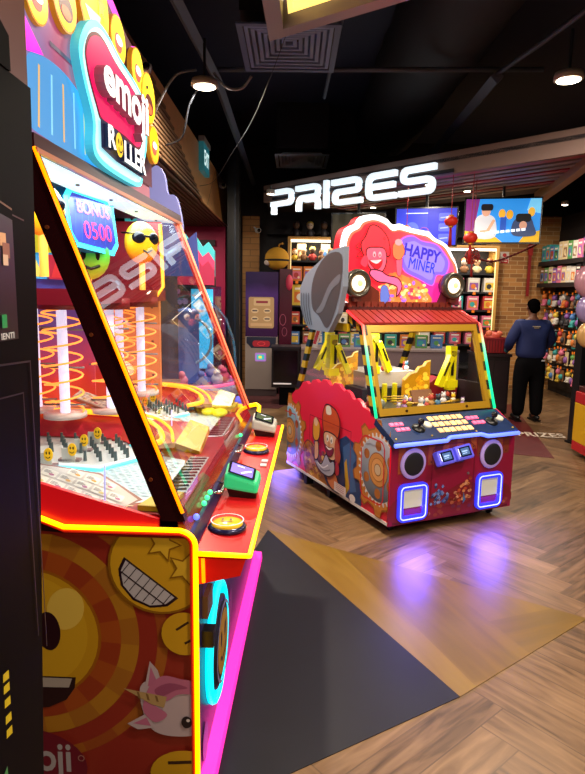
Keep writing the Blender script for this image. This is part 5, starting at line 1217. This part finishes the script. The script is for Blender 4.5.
# right unit
for r, (z, n) in enumerate(((2.08, 6), (1.76, 5), (1.45, 5), (1.15, 5), (.85, 5))):
    for i in range(n):
        x = 2.30 + i*1.10/(n-1); rw = ['highest', 'second', 'third', 'fourth', 'fifth'][r]
        if r == 0: c = ['yellow', 'cream', 'orange', 'brown', 'cream', 'yellow'][i]; figure(x, YS-.05, z, .26, c, f'{c} figurine on the {rw} shelf beside the brick wall, {NUMW[i]} from the left', f'figurines on the {rw} right shelf')
        else: c = random.choice(['pink', 'white', 'pink', 'teal', 'cream', 'red']); box_item(x, YS-.06, z, .20, .24 if r < 3 else .2, .14, c, f'{c} toy box on the {rw} shelf beside the brick wall, {NUMW[i]} from the left', f'toy boxes on the {rw} shelf by the brick wall', tagp=True)
# side wall merchandise: x = wall, facing -X
SW = 4.50; 
t = thing('display_rack', 'black wall rack of long shelves and pegs on the right shop wall', 'shelf', (SW, 8.2, 0))
b = MB(); b.b2((.20, 0, .1), (.23, 2.75, 2.85), A('#131218', rough=.6)); b.build('back_panel', t)
for z in (2.30, 1.93): b = MB(); b.b2((-.16, 0, z-.07), (.20, 2.7, z), A('#15141a', rough=.5)); b.build('shelf_board', t)
for z in (1.78, 1.46, 1.16, .86, .52): b = MB(); b.b2((.16, 0, z), (.20, 2.7, z+.03), A('#202028', metal=.4)); b.build('peg_rail', t)
RZs = -PI/2
def hang(y, z, k, lab, grp):
    c = random.choice(['cream', 'white', 'pink', 'brown', 'white', 'orange', 'purple', 'yellow', 'cream', 'teal', 'brown', 'black']); t = thing('hanging_toy', lab.replace('#', c), 'toy', (SW+.02+random.uniform(-.04, .04), y, z), RZs, grp); w, h = random.uniform(.10, .13), random.uniform(.18, .24)
    b = MB(); b.tube([(0, .16, h*.5+.03), (0, -.02, h*.5+.03)], .004, A('#a0a0a8', metal=.8), 5); b.build('peg_hook', t)
    m = A(PAL[c], 0, .5); m2 = A(PAL[random.choice(cns)], 0, .5)
    if k == 0:
        b = MB(); b.ball((0, 0, -.03), (w*.5, .05, h*.30), m, 12); b.ball((0, -.01, h*.32), (w*.42, .05, h*.22), m2, 12)
        for s in (-1, 1): b.ball((s*w*.35, 0, h*.52), (w*.14, .02, h*.10), m2, 8); b.ball((s*w*.45, 0, 0), (w*.16, .03, h*.14), m, 8); b.ball((s*w*.25, -.02, -h*.34), (w*.18, .04, h*.1), m, 8)
        b.build('plush_body', t)
    else:
        b = MB(); b.b2((-w/2, -.006, -h*.5), (w/2, .004, h*.5), m); b.ball((0, -.02, -h*.1), (w*.36, .035, h*.26), m2, 12); b.build('blister_card', t)
    b = MB(); b.b2((-.02, -.035, h*.5+.02), (.025, -.03, h*.5+.06), TAGM); b.build('price_tag', t)
for r, (z, ws, h) in enumerate(((2.30, 12, .30), (1.93, 11, .30))):
    for i in range(ws):
        c = [['teal', 'teal', 'blue', 'teal', 'cream', 'cream', 'green', 'white', 'pink', 'purple', 'brown', 'orange'], ['brown', 'green', 'cream', 'purple', 'pink', 'cream', 'white', 'white', 'black', 'red', 'cream']][r][i]
        y = 10.80 - i*.17; box_item(SW+.0, y, z, .155, h*random.uniform(.78, 1.0), .24, c, f'{c} boxed toy, {["top", "second"][r]} shelf of right wall, {NUMW[i]} from brick corner', f'boxed toys on the {["top", "second"][r]} shelf of the right wall', RZs, tagp=True)
for r, (z, n) in enumerate(((1.62, 12), (1.30, 12), (1.00, 12), (.68, 11), (.38, 10))):
    rw = ['upper', 'second', 'third', 'fourth', 'lowest'][r]
    for i in range(n): hang(10.85 - i*.165 - random.uniform(0, .03), z + random.uniform(-.02, .02), (i+r) % 2, f'# toy hanging in {rw} peg row of right wall, {NUMW[i]} from brick corner', f'toys in the {rw} peg row')
for i, (x, y, z) in enumerate(((4.2, 9.6, 2.97), (3.9, 8.9, 2.97))): pass
# red notice on bricks
t = thing('notice_board', 'small red and white notice on the brick wall', 'sign', (3.76, 10.988, 2.28)); b = MB(); b.b2((-.08, 0, 0), (.08, .012, .20), A('#d8d0c8')); b.build('board', t)
a = Art(((-.08, 0, 0), X3, Z3), .0008); a.p(rect(.01, .0, .15, .07), A('#c02828')); a.c(.08, .14, .035, A('#c02828')); a.ln([(.03, .035), (.13, .035)], .012, A('#f0e8e0')); a.build('print', t)
# counter
CM = A('#7c6a70', rough=.4)
t = thing('prize_counter', 'long mauve shop counter behind the miner machine', 'counter', (.12, 8.9, 0))
b = MB(); b.b2((0, .0, 0), (2.35, .6, .86), CM); b.build('counter_body', t); b = MB(); b.b2((0, -.02, .86), (2.35, .62, .89), A('#9a8a8c', rough=.3)); b.build('counter_top', t)
b = MB(); b.add([(0, .02, .89), (2.35, .02, .89), (2.35, .02, 1.15), (0, .02, 1.15)], [(0, 1, 2, 3)], GL); b.b2((0, .02, 1.15), (2.35, .5, 1.16), GL); b.build('glass_case', t)
CARD = ['teal', 'green', 'blue', 'green', 'teal', 'orange', 'green', 'blue']
for i in range(8):
    c = CARD[i]; box_item(.55+i*.235, 9.2, .89, .18, .2, .05, c, f'{c} game card box in the counter glass case, {NUMW[i]} from the left', 'card boxes in the glass case')
t = thing('display_screen_cabinet', 'black boxy display cabinet standing left of the mauve counter', 'cabinet', (-.32, 8.95, 0))
b = MB(); b.b2((0, 0, .28), (.42, .35, .88), A('#131015', rough=.3)); b.b2((-.01, -.01, .87), (.44, .37, .90), A('#24222a', rough=.3)); b.build('case', t)
b = MB(); b.b2((.03, -.006, .33), (.39, 0, .84), A('#0a080a', rough=.15)); b.b2((.03, -.012, .33), (.3, -.004, .35), A('#d8d0d0', .4)); b.build('dark_glass_front', t)
b = MB(); b.b2((.12, .05, 0), (.36, .3, .28), BKP); b.build('pedestal', t)
t = thing('slanted_sign_stand', 'white slanted card stand with red lettering on the counter', 'sign', (.30, 9.0, .89)); 
b = MB(); m = Matrix.Rotation(math.radians(16), 3, 'Y'); b.box((.05, 0, .17), (.10, .03, .34), A('#c8c0bc', .05), m); b.build('board', t); 
b = MB(); b.box((.05, -.017, .17), (.045, .004, .24), A('#b83038'), m); b.build('red_lettering', t)
# dark counter and red basket near the person
t = thing('dark_counter', 'dark brown cabinet counter left of the person in blue', 'counter', (2.60, 8.36, 0))
b = MB(); b.b2((0, 0, .05), (.44, .5, .86), A('#1c1518', rough=.4)); b.b2((.02, .02, 0), (.42, .48, .05), BK); b.build('cabinet', t); b = MB(); b.b2((-.02, -.02, .86), (.46, .52, .90), A('#2a2024', rough=.3)); b.build('top', t)
b = MB(); b.b2((.03, -.008, .12), (.21, 0, .8), A('#241b1f', rough=.35)); b.build('door', t); b = MB(); b.b2((.23, -.008, .12), (.41, 0, .8), A('#241b1f', rough=.35)); b.build('door', t)
def basket(x, y, z, w, dd, h, c, lab, nm='shop_basket'):
    t = thing(nm, lab, 'basket', (x, y, z)); m = A(c, rough=.4); b = MB()
    b.b2((-w/2, -dd/2, 0), (w/2, dd/2, .01), m); b.b2((-w/2, -dd/2, 0), (w/2, -dd/2+.012, h), m); b.b2((-w/2, dd/2-.012, 0), (w/2, dd/2, h), m); b.b2((-w/2, -dd/2, 0), (-w/2+.012, dd/2, h), m); b.b2((w/2-.012, -dd/2, 0), (w/2, dd/2, h), m); b.build('bin', t)
    b = MB()
    for k in range(9): b.b2((-w/2+.02+k*(w-.04)/9, -dd/2-.004, .02), (-w/2+.032+k*(w-.04)/9, -dd/2, h-.03), A('#5a0c14'))
    b.build('slats', t); b = MB(); b.b2((-w/2-.01, -dd/2-.01, h-.02), (w/2+.01, -dd/2+.01, h), m); b.build('rim', t)
basket(2.80, 8.52, .90, .40, .26, .22, '#8a1c22', 'dark red slatted basket on the dark counter'); basket(2.80, 8.74, .90, .38, .16, .30, '#6a1418', 'dark red basket behind the front one on the dark counter')
t = thing('orange_plush', 'orange-pink plush toy heaped in the basket beside the person', 'toy', (2.82, 8.52, .93)); b = MB(); b.ball((0, 0, .19), (.12, .09, .08), A('#c04838'), 14); b.ball((-.06, -.04, .24), (.05, .04, .05), A('#d86848'), 10); b.build('body', t); b = MB(); b.ball((.09, -.02, .24), (.05, .03, .04), A('#d86848'), 10); b.build('arm', t)
# TVs
def tv(x, y, z, w, h, rz, lab):
    t = thing('menu_screen', lab, 'television', (x, y, z), rz); b = MB(); b.b2((-.02, 0, -.02), (w+.02, .05, h+.02), A('#0a0a0e', rough=.25)); b.build('housing', t)
    b = MB(); b.cyl((w/2, .03, h), (w/2, .03, 3.08-z), .02, A('#202026')); b.build('ceiling_bracket', t)
    return t, Art(((0, -.001, 0), X3, Z3), .0012)
rz_tv = math.atan2(d.y, d.x)*.62
t, a = tv(2.13, 7.75, 2.36, .98, .52, rz_tv + .30, 'right hanging screen showing people with headsets on bright blue and yellow')
a.p(rect(0, 0, .98, .52), A('#2a88d8', 1.0)); a.p([(0, 0), (0, .52), (.18, .52), (.13, .2), (.2, 0)], A('#7a2878', .8)); a.p([(0, 0), (.5, 0), (.4, .07), (0, .14)], A('#e8b020', .9)); a.p([(.72, 0), (.98, 0), (.98, .14), (.8, .1)], A('#d8a820', .9)); a.p([(.80, .38), (.98, .34), (.98, .52), (.84, .52)], A('#70c0e8', 1.0))
a.p(catmull([(.14, .06), (.13, .26), (.20, .33), (.32, .33), (.40, .26), (.40, .06)], 4), A('#c8c8cc', .9)); a.c(.27, .38, .06, A('#d09a80', .9), .07); a.p(rrect(.20, .38, .36, .46, .03), A('#202028', .2)); a.ln([(.38, .27), (.30, .13), (.2, .12)], .04, A('#d0a080', .9))
for x, z, c in ((.48, .34, '#e8a830'), (.58, .33, '#e0a028'), (.86, .36, '#e0a838')): a.c(x, z, .045, A(c, .95), .055)
a.p(catmull([(.64, .08), (.62, .22), (.70, .30), (.84, .30), (.90, .2), (.92, .08)], 4), A('#384a70', .7)); a.p(rrect(.66, .24, .86, .34, .04), A('#181820', .2)); a.c(.76, .20, .05, A('#d09a80', .8), .05); a.p(rect(.46, .14, .54, .3), A('#2050b0', .9))
for k in range(9): a.ln([(.2+.068*k, .10+.006*k), (.25+.068*k, .105+.006*k)], .03, A('#e8f4ff', 1.2), up=False)
a.up(); a.build('picture', t); t.scale = (.9, 1, 1)
t, a = tv(1.33, 8.12, 2.34, .76, .46, rz_tv + .25, 'middle hanging screen with a deep blue menu picture')
a.p(rect(0, 0, .76, .46), A('#1a28c0', .8)); a.p(rect(.0, .2, .4, .46), A('#2a3ad0', .8))
for i in range(3): a.p(rrect(.54, .04+i*.13, .70, .14+i*.13, .02), A('#4858c8', .9)); a.ln([(.56, .08+i*.13), (.66, .09+i*.13)], .015, A('#90a0e8', .9))
a.c(.2, .2, .09, A('#4a60e0', .9)); a.ring(.36, .16, .06, .012, A('#8040a0', .9)); a.ln([(.12, .40), (.4, .40)], .012, A('#c0d0ff', 1.0)); a.build('picture', t)
t, a = tv(.52, 8.6, 2.34, .72, .44, rz_tv + .22, 'left hanging screen mostly hidden behind the glowing sign')
a.p(rect(0, 0, .72, .44), A('#302a18', .5)); a.p(rect(.3, .06, .66, .4), A('#6a5a20', .5)); a.build('picture', t)
# lanterns and garland
def lantern(x, y, z, top, s, lab):
    t = thing('paper_lantern', lab, 'decoration', (x, y, z)); b = MB(); b.lathe([(.02*s, .05*s), (.055*s, .035*s), (.07*s, 0), (.055*s, -.035*s), (.02*s, -.05*s)], (0, 0, 0), A('#d02818', .15, .5), 14); b.build('lantern_body', t)
    b = MB(); b.cyl((0, 0, .05*s), (0, 0, .062*s), .026*s, A('#d8a030', metal=.5)); b.cyl((0, 0, -.062*s), (0, 0, -.05*s), .026*s, A('#d8a030', metal=.5)); b.build('gold_cap', t)
    b = MB(); b.cyl((0, 0, .06*s), (0, 0, top-z), .004, A('#b02020')); b.build('cord', t)
    b = MB(); b.tube([(0, 0, -.06*s), (0, 0, -.25*s)], [.012*s, .02*s], A('#b81818'), 8); b.build('tassel', t)
lantern(1.75, 6.95, 2.52, 3.05, 1.1, 'red paper lantern on a cord between the two lit screens'); lantern(1.98, 6.95, 2.34, 3.05, 1.15, 'lower red paper lantern in front of the screen with headsets'); lantern(1.30, 7.2, 2.44, 3.05, .9, 'red lantern on a cord just above the glowing machine sign')
t = thing('knot_ornament', 'red knotted ornament hanging below the screens', 'decoration', (2.10, 7.25, 2.16)); b = MB()
for k in range(8): q = k*PI/4; b.tube([(.05*math.cos(q)+.035*math.cos(u*PI/6), 0, .05*math.sin(q)+.035*math.sin(u*PI/6)) for u in range(12)], .009, A('#9a1c1c'), 5, closed=True)
b.build('knot', t); b = MB(); b.tube([(0, 0, -.07), (0, 0, -.24)], [.008, .018], A('#9a1c1c'), 6); b.build('tassel', t); b = MB(); b.cyl((0, 0, .08), (0, 0, .89), .004, A('#8a1c1c')); b.build('cord', t)
P = [(2.12, 7.25, 2.14), (2.4, 7.4, 2.11), (2.7, 7.6, 2.20), (2.95, 7.75, 2.30), (3.08, 7.84, 2.36)]
b = MB(); Q = catmull(P, 10, False); b.tube(Q, [.008 + .009*(i % 2) for i in range(len(Q))], A('#6a1416', rough=.7), 6); tag(b.build('tinsel_garland'), 'dark red tinsel garland swagged from the knot ornament across the bricks', 'garland')
t = thing('hanging_ribbon', 'long dark red ribbon hanging on the brick wall beside the shelves', 'decoration', (4.18, 10.9, 1.70)); b = MB(); b.b2((-.02, 0, 0), (.03, .02, 1.4), A('#8a1418', rough=.6)); b.build('ribbon', t); b = MB(); b.b2((-.035, -.01, .72), (.045, .03, .90), A('#a01c1c')); b.b2((-.035, -.01, 1.05), (.045, .03, 1.20), A('#a01c1c')); b.build('bow', t)
# canopy post and balloons stand
t = thing('black_post', 'black square post at the right entrance of the prize shop', 'post', (3.34, 6.9, 0), .2); b = MB(); b.b2((-.06, -.06, .02), (.06, .06, 2.98), A('#0f0f14', rough=.35)); b.build('shaft', t); b = MB(); b.b2((-.08, -.08, 0), (.08, .08, .02), A('#0f0f14', metal=.4)); b.build('foot_plate', t)
t = thing('capsule_vending_stand', 'yellow and red capsule stand cut by the right edge of the photo', 'vending machine', (3.28, 6.20, 0))
b = MB(); b.b2((-.22, -.2, .06), (.22, .2, .16), A('#b82028', rough=.35)); b.b2((-.22, -.2, .16), (.22, .2, .58), A('#d8a818', rough=.35)); b.b2((-.22, -.2, .58), (.22, .2, .70), A('#b82028', rough=.35)); b.b2((-.19, -.18, .70), (.2, .2, .76), A('#4a1a1c')); b.build('cabinet', t, bevel=.008)
a = Art(((-.22, -.2, 0), X3, Z3), .001); a.p([(.0, .26), (.0, .46), (.16, .44), (.22, .32), (.12, .22)], A('#1a2a5a')); a.c(.08, .36, .07, A('#e0d8d0'), .08); a.ln([(.03, .33), (.13, .39)], .02, A('#1a2a5a')); a.p(rect(.01, .17, .44, .2), A('#e8e0d0')); a.tx('WIN', .05, .205, .12, .04, A('#b82028'), bold=.02) if False else None; a.build('printed_front', t)
for x in (-.17, .17): b = MB(); b.cyl((x-.012, -.12, .03), (x+.012, -.12, .03), .03, BK, seg=14); b.b2((x-.02, -.14, .03), (x+.02, -.1, .06), BK); b.build('caster', t)
b = MB(); b.cyl((0, .05, .76), (0, .05, 1.95), .018, A('#30303a', metal=.6)); b.build('pole', t)
def balloon(x, z, r, c, lab):
    t = thing('foil_balloon', lab, 'balloon', (x, 6.16, z)); b = MB(); b.ball((0, 0, 0), (r, r*.55, r*1.12), A(c, rough=.2, metal=.1), 20); b.build('balloon_skin', t); b = MB(); b.ball((0, 0, -r*1.14), (r*.08, r*.08, r*.06), A(c), 8); b.b2((-.004, .02, -.02), (.004, .14, .0), A('#b08040')); b.build('neck', t)
balloon(2.98, 1.86, .15, '#a87888', 'dusty pink foil balloon on the stand at the right edge'); balloon(3.0, 1.58, .13, '#8878a8', 'lilac foil balloon on the stand at the right edge'); balloon(3.02, 1.32, .12, '#b8905a', 'gold rimmed foil balloon lowest on the stand at the right edge')

# ================================================================ kiosk, plush and left background
t = thing('photo_kiosk', 'purple and white kiosk with a rate card poster beside the dark pillar', 'kiosk', (-.78, 9.75, 0))
b = MB(); b.b2((0, 0, .12), (.52, .5, .98), A('#a89a94', rough=.4)); b.b2((.01, .03, 0), (.51, .5, .12), A('#5a4a4c')); b.build('lower_cabinet', t)
b = MB(); b.b2((.0, .04, .98), (.52, .5, 2.02), RAMPMAT('kiosk_purple_glare', [(0, '#2c1234'), (.5, '#4a2458'), (.8, '#503078'), (1, '#301848')], 'Z', 1.0, 2.0, .12, .2, .3, 3)); b.build('upper_cabinet', t)  # bluish glare put into the purple ramp, with a faint glow
a = Art(((0, .04, 0), X3, Z3), .001); a.p(rrect(.05, 1.12, .46, 1.62, .03), A('#c8a070', .08)); a.p(rrect(.13, 1.48, .40, 1.60, .02), A('#e0c090', .1)); a.ln([(.17, 1.54), (.36, 1.54)], .035, A('#a02840'))
for i in range(2):
    for j in range(2): a.c(.15+i*.2, 1.40-j*.13, .06, A('#e8cca0', .1), .04); a.ln([(.11+i*.2, 1.40-j*.13), (.19+i*.2, 1.40-j*.13)], .02, A('#4a3048'))
a.p(rrect(.08, 1.15, .43, 1.2, .01), A('#e0b888', .08)); a.build('rate_card', t)
a = Art(((0, -.002, 0), X3, Z3), .001); a.p([(.02, .88), (.10, .80), (.42, .80), (.5, .88), (.5, .98), (.02, .98)], A('#1c2440')); a.p(rrect(.12, .82, .40, .92, .04), A('#a82030', .2)); a.ring(.26, .87, .06, .01, A('#e04048', .3), .03); a.p(rrect(.16, .58, .34, .72, .02), A('#a878c8', .6)); a.p(rect(.19, .61, .31, .69), A('#38b0b0', .9)); a.p(rect(.22, .63, .27, .67), A('#e8e040', .9)); a.build('payment_screen', t)
t = thing('maroon_booth', 'tall maroon booth panel standing right of the kiosk', 'booth', (-.24, 10.02, 0)); b = MB(); b.b2((0, 0, 0), (.21, .5, 2.08), A('#4a1028', rough=.25)); b.build('panel', t); b = MB(); b.ball((.16, -.02, 1.86), (.06, .05, .13), A('#c03850', .15), 14); b.build('pink_lamp', t)
a = Art(((0, 0, 0), X3, Z3), .001); a.ring(.06, 1.25, .05, .008, A('#a84868', .1), .09); a.ring(.09, 1.05, .04, .006, A('#a84868', .1), .07); a.build('swirl_print', t)
t = thing('bee_plush', 'round yellow plush with a black band sitting on the kiosk', 'toy', (-.29, 10.12, 2.08))
b = MB(); b.ball((0, 0, .17), (.20, .17, .185), A('#d09a28', rough=.8), 20); b.ball((0, 0, .145), (.204, .175, .06), A('#1c1814', rough=.8), 20); b.ball((-.15, -.06, .10), (.06, .05, .05), A('#d8c8c0', rough=.8), 12); b.build('body', t)
b = MB(); b.tube([(.02, 0, .34), (.04, -.02, .40), (.08, -.02, .41)], .012, A('#c89028'), 6); b.ball((.085, -.02, .41), .02, A('#c89028'), 8); b.build('antenna', t)
# games beyond the near machine
t = thing('mountain_topper_game', 'far game with a teal and pink wavy mountain topper and blue lit glass', 'arcade machine', (-1.36, 6.2, 0), .0)
b = MB(); b.b2((-.4, 0, .0), (.55, .6, .9), A('#3a2a58', rough=.4)); b.build('cabinet', t); b = MB(); b.b2((-.4, .02, .9), (.55, .55, 1.75), GLASS('blue_glass', (.75, .85, 1), 1.4)); b.build('glass_case', t)
zz = [(.55-i*.06, 2.10 + (.07 if i % 2 else -.0) + .02*i) for i in range(16)]
b = MB(); b.prism([(.55, 1.85)] + zz + [(-.35, 1.85)], ((0, 0, 0), X3, Z3), .06, A('#3aa8b0', .45)); b.prism([(.55, 1.80)] + [(p[0], p[1]-.10) for p in zz] + [(-.35, 1.80)], ((0, -.02, 0), X3, Z3), .02, A('#d83860', .5)); b.prism([(.55, 1.76)] + [(p[0], p[1]-.19) for p in zz] + [(-.35, 1.76)], ((0, -.03, 0), X3, Z3), .02, A('#a02848', .35)); b.b2((-.38, -.02, 1.74), (.55, .1, 1.84), A('#2a2a38')); b.build('mountain_topper', t)
b = MB(); b.b2((.30, .05, .9), (.52, .1, 1.72), NEON('aqua_tube', (.1, .7, .95), .9)); b.build('aqua_panel', t)
a = Art(((-.3, .3, 0), X3, Z3), .002)
for k in range(60): a.p(circ(random.uniform(0, .8), random.uniform(.95, 1.7), random.uniform(.01, .04), None, 7), A(random.choice(['#8088a8', '#d878a8', '#5868b8', '#c8c0d0', '#e0a0b8', '#504868']), .35), False)
a.build('toy_backdrop', t)
t = thing('cloud_topper_game', 'game with a lilac cloud topper standing just behind the near machine', 'arcade machine', (-1.28, 4.25, 0))
b = MB(); b.b2((-.5, 0, 0), (.35, .6, 1.9), A('#2c2440', rough=.4)); b.build('cabinet', t)
b = MB(); CLD = catmull([(.1, 1.9), (.05, 2.2), (.12, 2.36), (.22, 2.50), (.32, 2.54), (.40, 2.48), (.44, 2.36), (.54, 2.34), (.60, 2.22), (.62, 2.10), (.58, 1.95)], 5); CLD = [(.5-(.62-x_)*.55, z_) for x_, z_ in CLD]; b.prism(CLD, ((0, .02, 0), X3, Z3), .06, A('#8f94d8', .35)); b.build('cloud_topper', t); b = MB(); b.prism([(.3, 1.8), (.62, 1.8), (.60, 2.1), (.48, 2.0)], ((0, -.01, 0), X3, Z3), .02, A('#4a5aa8', .3)); b.build('topper_foot', t)
t = thing('dome_game', 'clear domed game with lilac bowl and pink toys beyond the near machine', 'arcade machine', (-.97, 5.55, 0))
b = MB(); b.lathe([(.26, 0), (.28, .05), (.28, .30), (.36, .55), (.46, .78), (.47, .86), (.43, .86), (.40, .78)], (0, 0, 0), A('#8a84c0', .06, .3), 30); b.build('bowl', t)
b = MB(); b.lathe([(.45, .86), (.45, 1.05), (.43, 1.25), (.36, 1.45), (.25, 1.58), (.1, 1.66), (.001, 1.67)], (0, 0, 0), GLASS('dome_glass', (.9, .93, .98), 1.45), 30); b.build('clear_dome', t)
b = MB(); b.tube([(.45*math.cos(q*PI/15), .45*math.sin(q*PI/15), .87) for q in range(30)], .018, NEON('pink_rim', (1, .15, .4), .9), 6, closed=True); b.build('pink_rim_light', t)
b = MB(); b.lathe([(.10, .86), (.10, 1.5), (.16, 1.52), (.001, 1.55)], (0, 0, 0), A('#7088c8', .25), 14); b.tube([(.22*math.cos(q*PI/10), -.05, 1.25+.22*math.sin(q*PI/10)) for q in range(20)], .012, A('#a8b8c8', .2, .2, .5), 6, closed=True); b.build('centre_column', t)
for k in range(12):
    q = k*PI/6; b = MB(); r = .055; c_ = ['#e85080', '#f08098', '#7888d8', '#e8e0e8'][k % 4]; b.ball((.33*math.cos(q), .33*math.sin(q), .915), r, A(c_, .1), 10); b.ball((.33*math.cos(q), .33*math.sin(q)-.02, .975), r*.6, A(c_, .1), 8); b.build('pink_capsule_toy', t)
b = MB(); b.ball((.47, -.1, .70), .05, NEON('blue_ball', (.1, .12, .9), .9), 12); b.build('blue_ball_light', t)

# ================================================================ person
def skin(name, pts, edges, parent, m, root=0, sub=2):
    me = bpy.data.meshes.new(name); me.from_pydata([p[0] for p in pts], edges, []); me.materials.append(m)
    o = bpy.data.objects.new(name, me); COL.objects.link(o); o.parent = parent
    md = o.modifiers.new('s', 'SKIN'); md.use_smooth_shade = True
    if not me.skin_vertices: me.skin_vertices.new()
    for i, p in enumerate(pts):
        r = p[1]; me.skin_vertices[0].data[i].radius = (r, r) if not isinstance(r, tuple) else r
        me.skin_vertices[0].data[i].use_root = (i == root)
    sb_ = o.modifiers.new('u', 'SUBSURF'); sb_.levels = sub; sb_.render_levels = sub
    return o
PR = thing('person', 'person seen from behind in a navy shirt and black trousers standing at the dark counter', 'person', (3.22, 8.12, 0), .08)
SKN = A('#6a4230', rough=.55)
sh = 1.36
pts = [((0, 0, .92), (.13, .10)), ((0, 0, 1.12), (.13, .09)), ((0, .01, 1.30), (.15, .09)), ((0, .0, 1.40), (.06, .055)), ((0, .015, 1.455), (.05, .05)), ((0, .03, 1.50), (.062, .075)), ((0, .035, 1.57), (.07, .088)), ((0, .03, 1.62), (.045, .06)),
 ((-.17, 0, 1.345), .055), ((-.27, .02, 1.10), .042), ((-.20, .22, 1.0), .034), ((-.14, .33, 1.0), .026),
 ((.17, 0, 1.345), .055), ((.29, .02, 1.12), .042), ((.24, .22, 1.02), .034), ((.16, .33, 1.02), .026),
 ((-.09, 0, .86), .085), ((-.115, .0, .48), .06), ((-.12, -.02, .10), .042), ((-.125, .10, .04), .035),
 ((.09, 0, .86), .085), ((.11, .0, .48), .06), ((.13, -.02, .10), .042), ((.15, .10, .04), .035)]
ed = [(0, 1), (1, 2), (2, 3), (3, 4), (4, 5), (5, 6), (6, 7), (2, 8), (8, 9), (9, 10), (10, 11), (2, 12), (12, 13), (13, 14), (14, 15), (0, 16), (16, 17), (17, 18), (18, 19), (0, 20), (20, 21), (21, 22), (22, 23)]
# hands: palm + five fingers each
def hand(base, s):
    n0 = len(pts); bx_, by_, bz_ = pts[base][0]
    pts.append(((bx_ + s*.01, by_+.06, bz_-.005), (.03, .016))); ed.append((base, n0)); 
    for k, (dx, L) in enumerate(((-.024, .055), (-.008, .068), (.008, .064), (.022, .05))):
        q = len(pts); pts.append(((bx_+s*.01+dx, by_+.10, bz_-.01), .0085)); pts.append(((bx_+s*.01+dx*1.1, by_+.10+L*.6, bz_-.025), .0075)); pts.append(((bx_+s*.01+dx*1.1, by_+.10+L*.8, bz_-.045), .0065)); ed.extend([(n0, q), (q, q+1), (q+1, q+2)])
    q = len(pts); pts.append(((bx_-s*.02, by_+.05, bz_+.005), .010)); pts.append(((bx_-s*.035, by_+.085, bz_-.005), .0085)); ed.extend([(n0, q), (q, q+1)])
hand(11, -1); hand(15, 1)
skin('body', pts, ed, PR, SKN, 0, 2)
b = MB()
for s in (-1, 1): b.ball((s*.078, .03, 1.555), (.012, .022, .032), SKN, 10)
b.build('ears', PR)
b = MB(); b.ball((0, .135, 1.545), (.012, .022, .02), SKN, 10); b.build('nose', PR)
b = MB(); 
for s in (-1, 1): b.ball((s*.03, .112, 1.575), (.012, .008, .007), A('#e0d8d0'), 8); b.ball((s*.03, .119, 1.575), (.005, .004, .005), BK, 8)
b.build('eyes', PR); b = MB(); b.ball((0, .118, 1.51), (.024, .008, .006), A('#7a3830'), 10); b.build('mouth', PR)
b = MB(); b.ball((0, .012, 1.590), (.088, .100, .085), A('#070607', rough=1, spec=0.0), 20); b.ball((0, -.03, 1.545), (.078, .06, .07), A('#070607', rough=1, spec=0.0), 16); b.build('hair', PR)
NV = A('#12245c', rough=.75)
sp_ = [((0, 0, .84), (.235, .17)), ((0, 0, .98), (.235, .175)), ((0, 0, 1.14), (.23, .165)), ((0, .0, 1.28), (.215, .14)), ((0, .0, 1.39), (.095, .08)), ((-.20, 0, 1.31), .10), ((-.31, .02, 1.09), .078), ((-.25, .20, .98), .062), ((.20, 0, 1.31), .10), ((.325, .02, 1.11), .078), ((.28, .20, 1.0), .062)]
skin('shirt', sp_, [(0, 1), (1, 2), (2, 3), (3, 4), (3, 5), (5, 6), (6, 7), (3, 8), (8, 9), (9, 10)], PR, NV, 0, 2)
b = MB(); b.b2((-.055, -.132, 1.30), (.055, -.118, 1.312), A('#b8b0a0')); b.b2((-.035, -.134, 1.282), (.035, -.12, 1.292), A('#a89878')); b.build('back_lettering', PR)
TR = A('#08080c', rough=.9, spec=.1)
tp = [((0, 0, .96), (.20, .15)), ((0, -.02, .82), (.215, .165)), ((-.115, 0, .68), (.13, .13)), ((-.125, 0, .42), .105), ((-.13, 0, .06), .092), ((.115, 0, .68), (.13, .13)), ((.13, 0, .42), .105), ((.15, 0, .06), .092)]
skin('trousers', tp, [(0, 1), (1, 2), (2, 3), (3, 4), (1, 5), (5, 6), (6, 7)], PR, TR, 0, 2)
for s, x in ((-1, -.135), (1, .155)):
    b = MB(); b.ball((x, .05, .055), (.052, .14, .05), A('#08080a', rough=.4), 16); b.b2((x-.045, -.07, 0), (x+.045, .17, .025), A('#08080a')); b.build('shoe', PR)
b = MB(); b.b2((.10, -.155, .845), (.15, -.148, .862), A('#c8c8d0')); b.build('pocket_label', PR)
t = thing('teal_bag', 'small teal bag on the counter edge beside the person', 'bag', (2.99, 8.42, .90)); b = MB(); b.ball((0, 0, .06), (.045, .05, .06), A('#2a6a78', rough=.6), 14); b.build('pouch', t); b = MB(); b.tube([(-.04, 0, .13), (0, 0, .20), (.04, 0, .13)], .006, A('#2a6a78'), 6); b.build('strap', t)
# shop lights
for x, y, p in ((1.2, 9.6, 30), (3.0, 9.6, 34), (3.9, 9.0, 26), (2.2, 8.0, 22)):
    lamp((x, y, 3.02), 'small downlight inside the prize shop ceiling', .06, .045, p)['group'] = 'downlights inside the prize shop'
PR.scale = (.94, .94, 1)
